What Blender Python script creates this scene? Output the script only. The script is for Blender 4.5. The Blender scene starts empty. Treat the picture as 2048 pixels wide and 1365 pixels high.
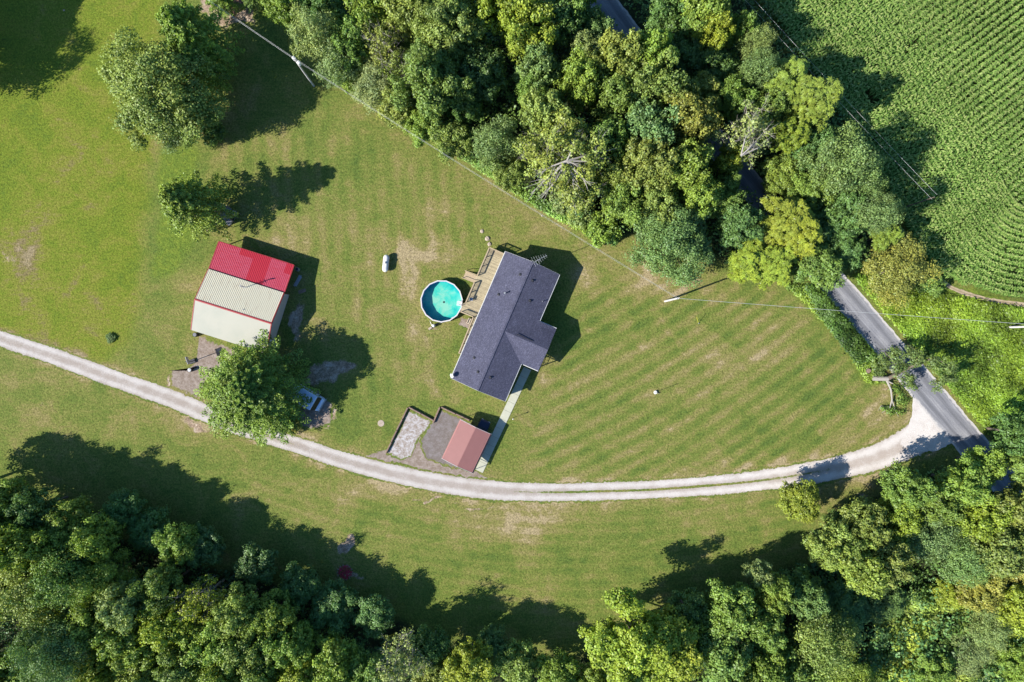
import bpy, math, random
import numpy as np
from math import radians as R, sin, cos, pi, atan2, hypot

# ------------------------------------------------------------------ camera, sky, sun, exposure
S = bpy.context.scene
COL = S.collection
H = 110.0                      # drone height in metres
K = 12.0                       # photo pixels per metre on the ground
cam = bpy.data.objects.new('camera', bpy.data.cameras.new('camera'))
COL.objects.link(cam)
cam.location = (0, 0, H)
cam.data.sensor_width = 36
cam.data.lens = 36 * H / (2048 / K)
cam.data.clip_end = 5000
S.camera = cam

SUN_AZ = R(20.5)               # shadows point this way (from +X towards +Y)
SUN_EL = R(36.3)
W = bpy.data.worlds.new('World'); S.world = W; W.use_nodes = True
wt = W.node_tree
bg = wt.nodes['Background']; bg.inputs['Strength'].default_value = 0.085
sky = wt.nodes.new('ShaderNodeTexSky'); sky.sky_type = 'NISHITA'; sky.sun_disc = False
sky.sun_elevation = SUN_EL; sky.sun_rotation = R(249.5)
sky.air_density = 1.0; sky.dust_density = 0.4; sky.ozone_density = 3.0
sat = wt.nodes.new('ShaderNodeHueSaturation'); sat.inputs['Saturation'].default_value = 1.2
wt.links.new(sky.outputs[0], sat.inputs['Color']); wt.links.new(sat.outputs[0], bg.inputs['Color'])   # a deep clear blue sky
sl = bpy.data.lights.new('sun', 'SUN'); sl.energy = 4.2; sl.angle = R(0.5); sl.color = (1.0, 0.955, 0.88)
sun = bpy.data.objects.new('sun', sl); COL.objects.link(sun)
sun.rotation_euler = (pi / 2 - SUN_EL, 0, SUN_AZ - pi / 2)
sun.location = (-60, -25, 60)
S.view_settings.view_transform = 'Standard'; S.view_settings.look = 'None'
S.view_settings.exposure = 1.3; S.view_settings.gamma = 1
S.render.engine = 'CYCLES'
S.cycles.max_bounces = 5; S.cycles.diffuse_bounces = 2; S.cycles.glossy_bounces = 2
S.cycles.transparent_max_bounces = 6; S.cycles.transmission_bounces = 3

rng = np.random.default_rng(7)
random.seed(7)

def P(px, py, z=0.0):
    """world point at height z that stands at this place of the photograph"""
    f = (H - z) / H / K
    return ((px - 1024) * f, (682.5 - py) * f, z)

def P2(px, py, z=0.0):
    return P(px, py, z)[:2]

# ------------------------------------------------------------------ node helpers
class NT:
    def __init__(s, name):
        s.m = bpy.data.materials.new(name); s.m.use_nodes = True
        s.t = s.m.node_tree; s.t.nodes.clear()
        s.out = s.t.nodes.new('ShaderNodeOutputMaterial')
    def n(s, ty, **kw):
        nd = s.t.nodes.new(ty)
        for k, v in kw.items(): setattr(nd, k, v)
        return nd
    def put(s, sock, v):
        if hasattr(v, 'is_output') or isinstance(v, bpy.types.NodeSocket): s.t.links.new(v, sock)
        else:
            if isinstance(v, (tuple, list)) and len(v) == 3 and sock.type == 'RGBA': v = (*v, 1)
            sock.default_value = v
    def math(s, op, a, b=0.0, c=None, clamp=False):
        nd = s.n('ShaderNodeMath', operation=op); nd.use_clamp = clamp
        s.put(nd.inputs[0], a); s.put(nd.inputs[1], b)
        if c is not None: s.put(nd.inputs[2], c)
        return nd.outputs[0]
    def attr(s, name, out='Fac', ty='GEOMETRY'):
        nd = s.n('ShaderNodeAttribute', attribute_name=name, attribute_type=ty)
        return nd.outputs[out]
    def pos(s, obj=False):
        if obj: return s.n('ShaderNodeTexCoord').outputs['Object']
        return s.n('ShaderNodeNewGeometry').outputs['Position']
    def mapv(s, v, scale=(1, 1, 1), rot=0, loc=(0, 0, 0)):
        nd = s.n('ShaderNodeMapping'); s.put(nd.inputs['Vector'], v)
        nd.inputs['Scale'].default_value = scale; nd.inputs['Rotation'].default_value = (0, 0, rot)
        nd.inputs['Location'].default_value = loc
        return nd.outputs[0]
    def noise(s, v, scale, detail=3, rough=0.55, dist=0.0):
        nd = s.n('ShaderNodeTexNoise'); s.put(nd.inputs['Vector'], v)
        nd.inputs['Scale'].default_value = scale; nd.inputs['Detail'].default_value = detail
        nd.inputs['Roughness'].default_value = rough; nd.inputs['Distortion'].default_value = dist
        return nd.outputs['Fac']
    def mix(s, f, a, b, mode='MIX'):
        nd = s.n('ShaderNodeMix', data_type='RGBA', blend_type=mode); nd.clamp_factor = True
        s.put(nd.inputs[0], f); s.put(nd.inputs[6], a); s.put(nd.inputs[7], b)
        return nd.outputs[2]
    def rng(s, v, a, b, c=0.0, d=1.0, smooth=True):
        nd = s.n('ShaderNodeMapRange'); nd.interpolation_type = 'SMOOTHSTEP' if smooth else 'LINEAR'
        s.put(nd.inputs[0], v)
        for i, x in enumerate((a, b, c, d)): s.put(nd.inputs[i + 1], x)
        return nd.outputs[0]
    def ramp(s, f, stops):
        nd = s.n('ShaderNodeValToRGB'); s.put(nd.inputs[0], f)
        e = nd.color_ramp.elements
        while len(e) < len(stops): e.new(0.5)
        for el, (p, c) in zip(e, stops): el.position = p; el.color = (*c, 1)
        return nd.outputs[0]
    def scale(s, col, f):
        nd = s.n('ShaderNodeVectorMath', operation='SCALE'); s.put(nd.inputs[0], col); s.put(nd.inputs['Scale'], f)
        return nd.outputs[0]
    def bump(s, h, strength=0.4, dist=0.1):
        nd = s.n('ShaderNodeBump'); nd.inputs['Strength'].default_value = strength; nd.inputs['Distance'].default_value = dist
        s.put(nd.inputs['Height'], h); return nd.outputs[0]
    def surf(s, col, rough=0.9, spec=0.2, metal=0.0, normal=None, coat=0):
        b = s.n('ShaderNodeBsdfPrincipled'); s.put(b.inputs['Base Color'], col); s.put(b.inputs['Roughness'], rough)
        b.inputs['Specular IOR Level'].default_value = spec; b.inputs['Metallic'].default_value = metal
        if normal is not None: s.t.links.new(normal, b.inputs['Normal'])
        s.t.links.new(b.outputs[0], s.out.inputs[0]); return s.m

# grass as a node sub-tree used by lawn, drive verges and pads: returns (colour, height)
def grass_nodes(t):
    p = t.pos()
    nbig = t.noise(p, 0.045, 3, 0.5)
    nmid = t.noise(t.mapv(p, (1, 1, 1), 0.4), 0.22, 5, 0.68, 0.6)
    nfine = t.noise(p, 2.4, 4, 0.8)
    nstreak = t.noise(t.mapv(p, (0.7, 3.2, 1), R(-25)), 0.8, 4, 0.7)
    ngrain = t.noise(t.mapv(p, (1, 1, 1), 1.1), 4.2, 2, 0.6)
    dry = t.attr('dry'); lush = t.attr('lush'); soil = t.attr('soil'); field = t.attr('field')
    v = t.math('ADD', t.math('MULTIPLY', nbig, 0.55), t.math('MULTIPLY', nmid, 1.3))
    v = t.math('ADD', v, t.math('MULTIPLY', nstreak, 0.6))
    v = t.math('ADD', v, t.math('MULTIPLY', nfine, 0.35))      # centre about 1.12
    v = t.math('ADD', v, t.math('MULTIPLY', dry, 0.38))
    sp = t.attr('sphase'); sa = t.attr('samp')
    wob = t.math('MULTIPLY', t.math('SUBTRACT', t.noise(p, 0.25, 2), 0.5), 1.1)
    st = t.math('MULTIPLY', t.math('MULTIPLY', t.math('SINE', t.math('ADD', sp, wob)), sa), t.rng(t.noise(p, 0.13, 3, 0.6), 0.35, 0.65, 0.55, 1.1))
    v = t.math('ADD', v, t.math('MULTIPLY', st, 0.165))
    v01 = t.rng(v, 1.06, 1.88, 0, 1, False)
    base = t.ramp(v01, [(0.0, (0.062, 0.098, 0.020)), (0.28, (0.096, 0.126, 0.025)), (0.5, (0.128, 0.140, 0.034)),
                        (0.68, (0.158, 0.146, 0.047)), (0.85, (0.185, 0.158, 0.062)), (1.0, (0.25, 0.20, 0.11))])
    fcol = t.ramp(v01, [(0.0, (0.070, 0.110, 0.014)), (0.35, (0.108, 0.142, 0.015)), (0.62, (0.140, 0.148, 0.024)), (0.85, (0.145, 0.118, 0.05)), (1.0, (0.20, 0.16, 0.09))])
    c = t.mix(field, base, fcol)
    lcol = t.ramp(t.noise(p, 1.1, 5, 0.75), [(0.25, (0.050, 0.090, 0.015)), (0.5, (0.095, 0.140, 0.018)), (0.72, (0.16, 0.19, 0.025))])
    c = t.mix(t.rng(t.math('ADD', lush, t.math('MULTIPLY', t.math('SUBTRACT', nmid, 0.5), 1.6)), 0.2, 1.0, 0, 0.85), c, lcol)
    scol = t.ramp(t.noise(p, 0.9, 6, 0.75), [(0.25, (0.10, 0.075, 0.05)), (0.5, (0.26, 0.19, 0.13)), (0.75, (0.46, 0.39, 0.32))])
    sm = t.rng(t.math('ADD', soil, t.math('MULTIPLY', t.math('SUBTRACT', t.noise(p, 0.8, 5, 0.7), 0.5), 1.1)), 0.42, 0.68)
    c = t.mix(sm, c, scol)
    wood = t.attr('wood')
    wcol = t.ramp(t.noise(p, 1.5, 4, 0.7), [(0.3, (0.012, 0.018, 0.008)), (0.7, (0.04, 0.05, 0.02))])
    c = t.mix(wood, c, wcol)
    br = t.math('ADD', t.rng(nfine, 0.3, 0.7, 0.68, 1.34, False), t.rng(ngrain, 0.34, 0.66, -0.30, 0.30, False))
    c = t.scale(c, br)
    h = t.math('ADD', nfine, t.math('MULTIPLY', ngrain, 0.6))
    return c, h

def mat_grass():
    t = NT('lawn_grass'); c, h = grass_nodes(t)
    return t.surf(c, 0.95, 0.1, normal=t.bump(h, 0.5, 0.18))

def mat_gravel(name, light=(0.47, 0.435, 0.405), dark=(0.31, 0.265, 0.23), mid_amount=1.0, tracks=True):
    t = NT(name); gc, gh = grass_nodes(t); p = t.pos()
    n1 = t.noise(p, 0.5 if tracks else 1.3, 5, 0.7); n2 = t.noise(p, 5.0, 3, 0.8); n3 = t.noise(p, 14, 2, 0.6)
    v = t.math('ADD', t.math('MULTIPLY', n1, 0.8), t.math('MULTIPLY', n2, 0.5))
    if tracks:
        a = t.attr('cross'); ab = t.math('ABSOLUTE', a)
        tr = t.math('ABSOLUTE', t.math('SUBTRACT', ab, 0.52))
        v = t.math('ADD', v, t.rng(tr, 0.0, 0.42, 0.20, -0.10))
    c = t.mix(t.rng(v, 0.45, 0.95) if tracks else t.rng(v, 0.50, 0.84), dark, light)
    c = t.scale(c, t.rng(n3, 0.25, 0.75, 0.75, 1.2, False))
    if tracks:
        sx = t.n('ShaderNodeSeparateXYZ'); t.put(sx.inputs[0], p)      # fresher, paler gravel towards the road
        c = t.scale(c, t.rng(sx.outputs[0], -10, 62, 0.92, 1.12))
        al = t.math('MULTIPLY', t.attr('mid'), 0.8)
        e = t.math('ADD', t.rng(ab, 0.66, 1.0, 0, 1), t.math('MULTIPLY', t.math('SUBTRACT', t.noise(p, 1.6, 5, 0.8), 0.5), 1.5))
        m1 = t.rng(e, 0.35, 0.62)
        m = t.math('MULTIPLY', t.rng(ab, 0.0, 0.26, 1.0, 0.0), al)
        m2 = t.rng(t.math('ADD', m, t.math('MULTIPLY', t.math('SUBTRACT', t.noise(t.mapv(p, (1, 1, 1), 0.3), 1.3, 4, 0.8), 0.5), 1.3)), 0.38, 0.75)
        m = t.math('MAXIMUM', m1, m2)
    else:
        ab = t.attr('edge')
        e = t.math('ADD', ab, t.math('MULTIPLY', t.math('SUBTRACT', t.noise(p, 0.9, 6, 0.8), 0.5), 1.5))
        m = t.rng(e, 0.55, 0.8)
    c = t.mix(m, c, gc)
    return t.surf(c, 0.95, 0.1, normal=t.bump(t.math('ADD', n2, n3), 0.6, 0.08))

def mat_asphalt():
    t = NT('worn_asphalt'); p = t.pos(); a = t.attr('cross'); ab = t.math('ABSOLUTE', a)
    along = t.attr('along')
    cv = t.n('ShaderNodeCombineXYZ'); t.put(cv.inputs[0], t.math('MULTIPLY', a, 7.0)); t.put(cv.inputs[1], t.math('MULTIPLY', along, 0.12))
    st = t.noise(cv.outputs[0], 1.0, 5, 0.7)
    n = t.noise(p, 6, 3, 0.7); nb = t.noise(p, 0.3, 3)
    tr = t.rng(t.math('ABSOLUTE', t.math('SUBTRACT', ab, 0.42)), 0.0, 0.28, 1.0, 0.0)
    v = t.math('ADD', t.math('MULTIPLY', st, 0.8), t.math('MULTIPLY', nb, 0.3))
    v = t.math('SUBTRACT', v, t.math('MULTIPLY', tr, 0.22))
    c = t.ramp(v, [(0.2, (0.10, 0.10, 0.108)), (0.5, (0.165, 0.165, 0.178)), (0.75, (0.28, 0.275, 0.28))])
    ed = t.rng(t.math('ADD', ab, t.math('MULTIPLY', t.math('SUBTRACT', t.noise(p, 1.2, 4, 0.8), 0.5), 0.35)), 0.80, 0.92)
    c = t.mix(ed, c, (0.40, 0.375, 0.355))
    c = t.scale(c, t.rng(n, 0.25, 0.75, 0.82, 1.18, False))
    return t.surf(c, 0.9, 0.2, normal=t.bump(n, 0.3, 0.03))

def mat_plain(name, col, rough=0.7, var=0.15, scale=3.0, spec=0.3, metal=0.0, bump=0.0):
    t = NT(name); p = t.pos(True); n = t.noise(p, scale, 4, 0.65)
    c = t.scale(col, t.rng(n, 0.2, 0.8, 1 - var, 1 + var, False))
    nr = t.bump(t.noise(p, scale * 6, 2), bump, 0.02) if bump else None
    return t.surf(c, rough, spec, metal, nr)

def mat_leaf():
    t = NT('foliage')
    oc = t.n('ShaderNodeObjectInfo').outputs['Color']
    ti = t.attr('tint'); p = t.pos()
    hv = t.attr('hue')
    c = t.scale(oc, t.rng(ti, 0, 1, 0.70, 2.75, False))
    warm = t.mix(1.0, c, (1.30, 1.08, 0.65), 'MULTIPLY')
    cool = t.mix(1.0, c, (0.82, 0.98, 1.15), 'MULTIPLY')
    c = t.mix(hv, cool, warm)
    d = t.n('ShaderNodeBsdfDiffuse'); t.put(d.inputs[0], c)
    tr = t.n('ShaderNodeBsdfTranslucent'); t.put(tr.inputs[0], t.mix(1.0, c, (1.2, 1.3, 0.5), 'MULTIPLY'))
    g = t.n('ShaderNodeBsdfGlossy'); g.inputs['Roughness'].default_value = 0.5; g.inputs['Color'].default_value = (0.8, 0.85, 0.85, 1)
    m = t.n('ShaderNodeMixShader'); m.inputs[0].default_value = 0.22
    t.t.links.new(d.outputs[0], m.inputs[1]); t.t.links.new(tr.outputs[0], m.inputs[2])
    m2 = t.n('ShaderNodeMixShader'); m2.inputs[0].default_value = 0.025
    t.t.links.new(m.outputs[0], m2.inputs[1]); t.t.links.new(g.outputs[0], m2.inputs[2])
    t.t.links.new(m2.outputs[0], t.out.inputs[0])
    return t.m

def mat_shingle():
    t = NT('asphalt_shingle'); p = t.pos(True)
    b = t.n('ShaderNodeTexBrick'); t.put(b.inputs['Vector'], t.mapv(p, (1, 1, 1), R(90)))
    b.inputs['Scale'].default_value = 1.0; b.inputs['Brick Width'].default_value = 0.34; b.inputs['Row Height'].default_value = 0.15
    b.inputs['Mortar Size'].default_value = 0.012; b.inputs['Color1'].default_value = (0.8, 0.8, 0.8, 1); b.inputs['Color2'].default_value = (1.2, 1.2, 1.2, 1)
    b.inputs['Mortar'].default_value = (0.55, 0.55, 0.55, 1)
    n = t.noise(p, 6, 3, 0.85); n2 = t.noise(p, 0.7, 4, 0.6)
    c = t.ramp(n, [(0.2, (0.032, 0.033, 0.052)), (0.5, (0.055, 0.056, 0.088)), (0.8, (0.15, 0.15, 0.20))])
    c = t.mix(0.7, c, t.mix(1.0, c, b.outputs[0], 'MULTIPLY'))
    c = t.scale(c, t.rng(n2, 0.3, 0.7, 0.88, 1.1, False))
    return t.surf(c, 0.85, 0.25, normal=t.bump(n, 0.3, 0.02))

def mat_red_roof():
    t = NT('red_metal_roof'); p = t.pos(True)
    sp = t.n('ShaderNodeSeparateXYZ'); t.put(sp.inputs[0], p)
    x, y = sp.outputs[0], sp.outputs[1]
    # sun-faded sheets: blocks with their own edges, stains with their own shape
    a = t.math('MULTIPLY', t.math('LESS_THAN', x, -0.2), t.math('LESS_THAN', y, 9.0))
    a2 = t.math('MULTIPLY', t.math('LESS_THAN', x, -2.6), 1.0)
    b = t.math('MULTIPLY', t.math('GREATER_THAN', x, 2.6), t.math('SUBTRACT', 1.0, t.math('MULTIPLY', t.math('GREATER_THAN', x, 5.2), t.math('GREATER_THAN', y, 8.3))))
    f = t.math('MAXIMUM', t.math('MAXIMUM', a, a2), b)
    n = t.noise(t.mapv(p, (0.5, 4, 1)), 1.4, 4, 0.7)
    f = t.math('MULTIPLY', f, t.rng(n, 0.3, 0.7, 0.35, 0.9))
    c = t.mix(f, (0.34, 0.012, 0.026), (0.38, 0.060, 0.095))
    return t.surf(c, 0.45, 0.4)

def mat_cream_roof():
    t = NT('cream_metal_roof'); p = t.pos(True)
    n = t.noise(t.mapv(p, (3, 0.5, 1)), 0.8, 4, 0.65)
    c = t.mix(t.rng(n, 0.5, 0.8), (0.52, 0.485, 0.365), (0.43, 0.37, 0.27))
    return t.surf(c, 0.6, 0.12)

def mat_white_roof():
    t = NT('white_coated_roof'); p = t.pos(True)
    n = t.noise(p, 0.35, 4, 0.6)
    c = t.mix(t.rng(n, 0.35, 0.75), (0.272, 0.268, 0.222), (0.242, 0.248, 0.206))
    return t.surf(c, 0.6, 0.3)

def mat_plank(name, c1, c2, axis=0, width=0.14):
    t = NT(name); p = t.pos(True)
    sp = t.n('ShaderNodeSeparateXYZ'); t.put(sp.inputs[0], p); x = sp.outputs[axis]
    k = t.math('FLOOR', t.math('DIVIDE', x, width)); wn = t.n('ShaderNodeTexWhiteNoise', noise_dimensions='1D'); t.put(wn.inputs['W'], k)
    fr = t.math('FRACT', t.math('DIVIDE', x, width))
    gap = t.math('LESS_THAN', fr, 0.09)
    c = t.mix(wn.outputs['Value'], c1, c2)
    c = t.scale(c, t.rng(t.noise(p, 2.5, 4, 0.7), 0.25, 0.75, 0.75, 1.2, False))
    c = t.mix(gap, c, (0.05, 0.04, 0.03))
    return t.surf(c, 0.8, 0.2)

def mat_water():
    t = NT('pool_water'); p = t.pos(True)
    tr = t.n('ShaderNodeBsdfTransparent'); tr.inputs[0].default_value = (0.84, 0.97, 0.93, 1)
    g = t.n('ShaderNodeBsdfGlossy'); g.inputs['Roughness'].default_value = 0.08
    t.t.links.new(t.bump(t.noise(p, 3.0, 3), 0.15, 0.05), g.inputs['Normal'])
    m = t.n('ShaderNodeMixShader'); m.inputs[0].default_value = 0.04
    t.t.links.new(tr.outputs[0], m.inputs[1]); t.t.links.new(g.outputs[0], m.inputs[2])
    t.t.links.new(m.outputs[0], t.out.inputs[0]); return t.m

def mat_poolfloor():
    t = NT('pool_liner_floor'); p = t.pos(True)
    n = t.noise(p, 0.55, 5, 0.6, 0.5)
    r = t.n('ShaderNodeVectorMath', operation='LENGTH'); t.put(r.inputs[0], p)
    v = t.math('SUBTRACT', n, t.math('MULTIPLY', r.outputs['Value'], 0.075))
    c = t.ramp(v, [(0.15, (0.0, 0.30, 0.28)), (0.30, (0.05, 0.42, 0.34)), (0.48, (0.24, 0.46, 0.36))])
    return t.surf(c, 0.6, 0.2)

def mat_corn():
    t = NT('corn_leaf'); ti = t.attr('tint'); p = t.pos()
    n = t.noise(p, 0.12, 3, 0.6)
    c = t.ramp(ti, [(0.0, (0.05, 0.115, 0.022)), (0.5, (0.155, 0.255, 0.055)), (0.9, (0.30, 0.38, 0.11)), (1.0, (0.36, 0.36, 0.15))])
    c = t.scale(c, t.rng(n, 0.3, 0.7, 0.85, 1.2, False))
    d = t.n('ShaderNodeBsdfDiffuse'); t.put(d.inputs[0], c)
    tr = t.n('ShaderNodeBsdfTranslucent'); t.put(tr.inputs[0], c)
    m = t.n('ShaderNodeMixShader'); m.inputs[0].default_value = 0.2
    t.t.links.new(d.outputs[0], m.inputs[1]); t.t.links.new(tr.outputs[0], m.inputs[2])
    t.t.links.new(m.outputs[0], t.out.inputs[0]); return t.m

M = dict(
    grass=mat_grass(), gravel=mat_gravel('drive_gravel'), asphalt=mat_asphalt(),
    pad_white=mat_gravel('pale_stone_bay', (0.45, 0.435, 0.44), (0.21, 0.165, 0.125), tracks=False),
    pad_grey=mat_gravel('grey_stone_bay', (0.20, 0.18, 0.175), (0.14, 0.115, 0.10), tracks=False),
    dirt=mat_gravel('bare_earth', (0.30, 0.25, 0.215), (0.17, 0.13, 0.10), tracks=False),
    mulch=mat_gravel('mulch', (0.33, 0.20, 0.14), (0.16, 0.09, 0.06), tracks=False),
    track=mat_gravel('bare_track', (0.36, 0.29, 0.20), (0.22, 0.17, 0.11)),
    leaf=mat_leaf(), corn=mat_corn(),
    bark=mat_plain('bark', (0.11, 0.09, 0.07), 0.95, 0.3, 4, 0.1, bump=0.5),
    deadwood=mat_plain('bleached_wood', (0.27, 0.25, 0.22), 0.9, 0.25, 5, 0.1),
    shingle=mat_shingle(), red=mat_red_roof(), cream=mat_cream_roof(), whiteroof=mat_white_roof(),
    redtrim=mat_plain('red_trim', (0.22, 0.02, 0.024), 0.5, 0.12),
    siding=mat_plain('white_siding', (0.45, 0.43, 0.40), 0.6, 0.06),
    wallcream=mat_plain('tan_metal_wall', (0.50, 0.42, 0.36), 0.6, 0.1),
    white=mat_plain('white_paint', (0.55, 0.55, 0.53), 0.4, 0.04),
    gutter=mat_plain('white_gutter', (0.50, 0.50, 0.48), 0.35, 0.03),
    deck=mat_plank('deck_boards', (0.38, 0.32, 0.20), (0.26, 0.215, 0.14), 1),
    rail=mat_plain('deck_rail_wood', (0.34, 0.265, 0.17), 0.75, 0.2, 4),
    baluster=mat_plain('dark_baluster', (0.05, 0.035, 0.03), 0.5, 0.1),
    darkmetal=mat_plain('dark_metal', (0.03, 0.03, 0.035), 0.5, 0.2),
    galv=mat_plain('galvanised_metal', (0.32, 0.33, 0.345), 0.45, 0.1, 3, 0.5, 0.4),
    wire=mat_plain('aluminium_wire', (0.45, 0.45, 0.44), 0.5, 0.05, 3, 0.4, 0.2),
    glass=mat_plain('dark_glass', (0.012, 0.016, 0.022), 0.2, 0.05, 1, 0.3),
    concrete=mat_plain('concrete', (0.36, 0.36, 0.28), 0.85, 0.10, 1.5),
    pink=mat_plain('pink_brown_metal', (0.27, 0.125, 0.112), 0.45, 0.06, 0.8, 0.4),
    tie=mat_plain('weathered_tie', (0.20, 0.14, 0.11), 0.95, 0.4, 3, 0.1),
    polewood=mat_plain('weathered_pole', (0.46, 0.44, 0.42), 0.9, 0.2, 2, 0.1),
    rim=mat_plain('pool_rim_white', (0.48, 0.45, 0.44), 0.5, 0.05),
    poolwall=mat_plain('pool_wall_blue', (0.02, 0.20, 0.52), 0.6, 0.1),
    poolfloor=mat_poolfloor(), water=mat_water(),
    van_skytint=mat_plain('van_white_sky_tint', (0.42, 0.52, 0.66), 0.35, 0.06, 1, 0.5),  # white van paint with the blue of sky light in shade mixed in
    tyre=mat_plain('black_rubber', (0.02, 0.02, 0.02), 0.9, 0.2),
    carpaint=mat_plain('navy_car_paint', (0.012, 0.020, 0.045), 0.45, 0.05, 1, 0.3),
    slate=mat_plain('grey_blue_shingle', (0.15, 0.155, 0.17), 0.8, 0.25, 4),
    tan=mat_plain('tan_board', (0.40, 0.33, 0.24), 0.8, 0.15),
    yellow=mat_plain('yellow_guard', (0.60, 0.55, 0.06), 0.5, 0.05),
    redstone=mat_plain('red_stone', (0.34, 0.04, 0.06), 0.9, 0.5, 5, 0.1),
    stone=mat_plain('pale_stone', (0.32, 0.265, 0.21), 0.9, 0.25, 3, 0.1),
    blue=mat_plain('blue_plastic', (0.05, 0.10, 0.28), 0.4, 0.1),
    orange=mat_plain('orange_wood', (0.55, 0.30, 0.14), 0.9, 0.2),
    lamp=mat_plain('lamp_glass_off', (0.6, 0.6, 0.55), 0.3, 0.02),
)

# ------------------------------------------------------------------ mesh helpers
def tag(o, label=None, cat=None, group=None, kind=None):
    if label: o['label'] = label
    if cat: o['category'] = cat
    if group: o['group'] = group
    if kind: o['kind'] = kind
    return o

class MB:
    def __init__(s): s.v = []; s.f = []; s.m = []; s.mi = 0
    def add(s, vs, fs):
        k = len(s.v); s.v += [tuple(map(float, v)) for v in vs]
        s.f += [tuple(i + k for i in f) for f in fs]; s.m += [s.mi] * len(fs); return s
    def box(s, c, d, rz=0, ry=0, rx=0):
        dx, dy, dz = d[0] / 2, d[1] / 2, d[2] / 2; vs = []
        for x, y, z in [(-dx, -dy, -dz), (dx, -dy, -dz), (dx, dy, -dz), (-dx, dy, -dz), (-dx, -dy, dz), (dx, -dy, dz), (dx, dy, dz), (-dx, dy, dz)]:
            if rx: y, z = y * cos(rx) - z * sin(rx), y * sin(rx) + z * cos(rx)
            if ry: x, z = x * cos(ry) + z * sin(ry), -x * sin(ry) + z * cos(ry)
            if rz: x, y = x * cos(rz) - y * sin(rz), x * sin(rz) + y * cos(rz)
            vs.append((x + c[0], y + c[1], z + c[2]))
        return s.add(vs, [(0, 3, 2, 1), (4, 5, 6, 7), (0, 1, 5, 4), (1, 2, 6, 5), (2, 3, 7, 6), (3, 0, 4, 7)])
    def tube(s, p0, p1, r0, r1=None, n=8, cap=True):
        r1 = r0 if r1 is None else r1
        a = np.array(p0, float); b = np.array(p1, float); d = b - a; L = np.linalg.norm(d)
        if L < 1e-6: return s
        d /= L; u = np.cross(d, (0, 0, 1) if abs(d[2]) < 0.9 else (1, 0, 0)); u /= np.linalg.norm(u); w = np.cross(d, u)
        vs = [tuple(q + r * (cos(2 * pi * i / n) * u + sin(2 * pi * i / n) * w)) for q, r in ((a, r0), (b, r1)) for i in range(n)]
        fs = [(i, (i + 1) % n, n + (i + 1) % n, n + i) for i in range(n)]
        if cap: fs += [tuple(range(n))[::-1], tuple(range(n, 2 * n))]
        return s.add(vs, fs)
    def path(s, pts, rs, n=7):
        for i in range(len(pts) - 1): s.tube(pts[i], pts[i + 1], rs[i], rs[i + 1], n)
        return s
    def lathe(s, prof, n=24, c=(0, 0, 0)):
        vs = []; fs = []
        for r, z in prof:
            vs += [(c[0] + r * cos(2 * pi * i / n), c[1] + r * sin(2 * pi * i / n), c[2] + z) for i in range(n)]
        for k in range(len(prof) - 1):
            for i in range(n):
                fs.append((k * n + i, k * n + (i + 1) % n, (k + 1) * n + (i + 1) % n, (k + 1) * n + i))
        return s.add(vs, fs)
    def slab(s, quad, t):
        """thick sheet: the four top corners and a thickness straight down"""
        n = len(quad); vs = list(quad) + [(x, y, z - t) for x, y, z in quad]
        fs = [tuple(range(n)), tuple(range(2 * n - 1, n - 1, -1))] + [(i, n + i, n + (i + 1) % n, (i + 1) % n) for i in range(n)]
        return s.add(vs, fs)
    def prism(s, poly, z0, z1):
        n = len(poly); vs = [(x, y, z0) for x, y in poly] + [(x, y, z1) for x, y in poly]
        fs = [tuple(range(n - 1, -1, -1)), tuple(range(n, 2 * n))] + [(i, (i + 1) % n, n + (i + 1) % n, n + i) for i in range(n)]
        return s.add(vs, fs)
    def build(s, name, mats, parent=None, smooth=False, bevel=0, loc=None):
        me = bpy.data.meshes.new(name); me.from_pydata(s.v, [], s.f); 
        if not isinstance(mats, (list, tuple)): mats = [mats]
        for m in mats: me.materials.append(m)
        if len(mats) > 1: me.polygons.foreach_set('material_index', s.m)
        me.update()
        import bmesh
        bm = bmesh.new(); bm.from_mesh(me); bmesh.ops.recalc_face_normals(bm, faces=bm.faces[:]); bm.to_mesh(me); bm.free()
        if smooth:
            me.polygons.foreach_set('use_smooth', [True] * len(me.polygons))
        o = bpy.data.objects.new(name, me); COL.objects.link(o)
        if parent: o.parent = parent
        if loc: o.location = loc
        if bevel:
            b = o.modifiers.new('bevel', 'BEVEL'); b.width = bevel; b.segments = 2; b.limit_method = 'ANGLE'
        return o

def thing(name, label, cat, loc=(0, 0, 0), rz=0, group=None):
    o = bpy.data.objects.new(name, None); COL.objects.link(o)
    o.empty_display_size = 0.5
    o.location = (loc[0], loc[1], loc[2] if len(loc) > 2 else 0); o.rotation_euler = (0, 0, rz)
    return tag(o, label, cat, group)

def npmesh(name, V, F, mat, attrs=None, smooth=False):
    """mesh from numpy arrays: V (n,3), F (m,4) quads"""
    me = bpy.data.meshes.new(name)
    me.vertices.add(len(V)); me.vertices.foreach_set('co', np.ascontiguousarray(V, dtype=np.float32).ravel())
    k = F.shape[1]
    me.loops.add(F.size); me.loops.foreach_set('vertex_index', np.ascontiguousarray(F, dtype=np.int32).ravel())
    me.polygons.add(len(F)); me.polygons.foreach_set('loop_start', np.arange(0, F.size, k, dtype=np.int32))
    try: me.polygons.foreach_set('loop_total', np.full(len(F), k, dtype=np.int32))
    except Exception: pass
    me.update(calc_edges=True)
    if mat: me.materials.append(mat)
    for n, (dom, a) in (attrs or {}).items():
        at = me.attributes.new(n, 'FLOAT', dom); at.data.foreach_set('value', np.ascontiguousarray(a, dtype=np.float32).ravel())
    if smooth: me.polygons.foreach_set('use_smooth', np.ones(len(F), dtype=bool))
    me.validate()
    return me

def link(name, me, parent=None):
    o = bpy.data.objects.new(name, me); COL.objects.link(o)
    if parent: o.parent = parent
    return o

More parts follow.
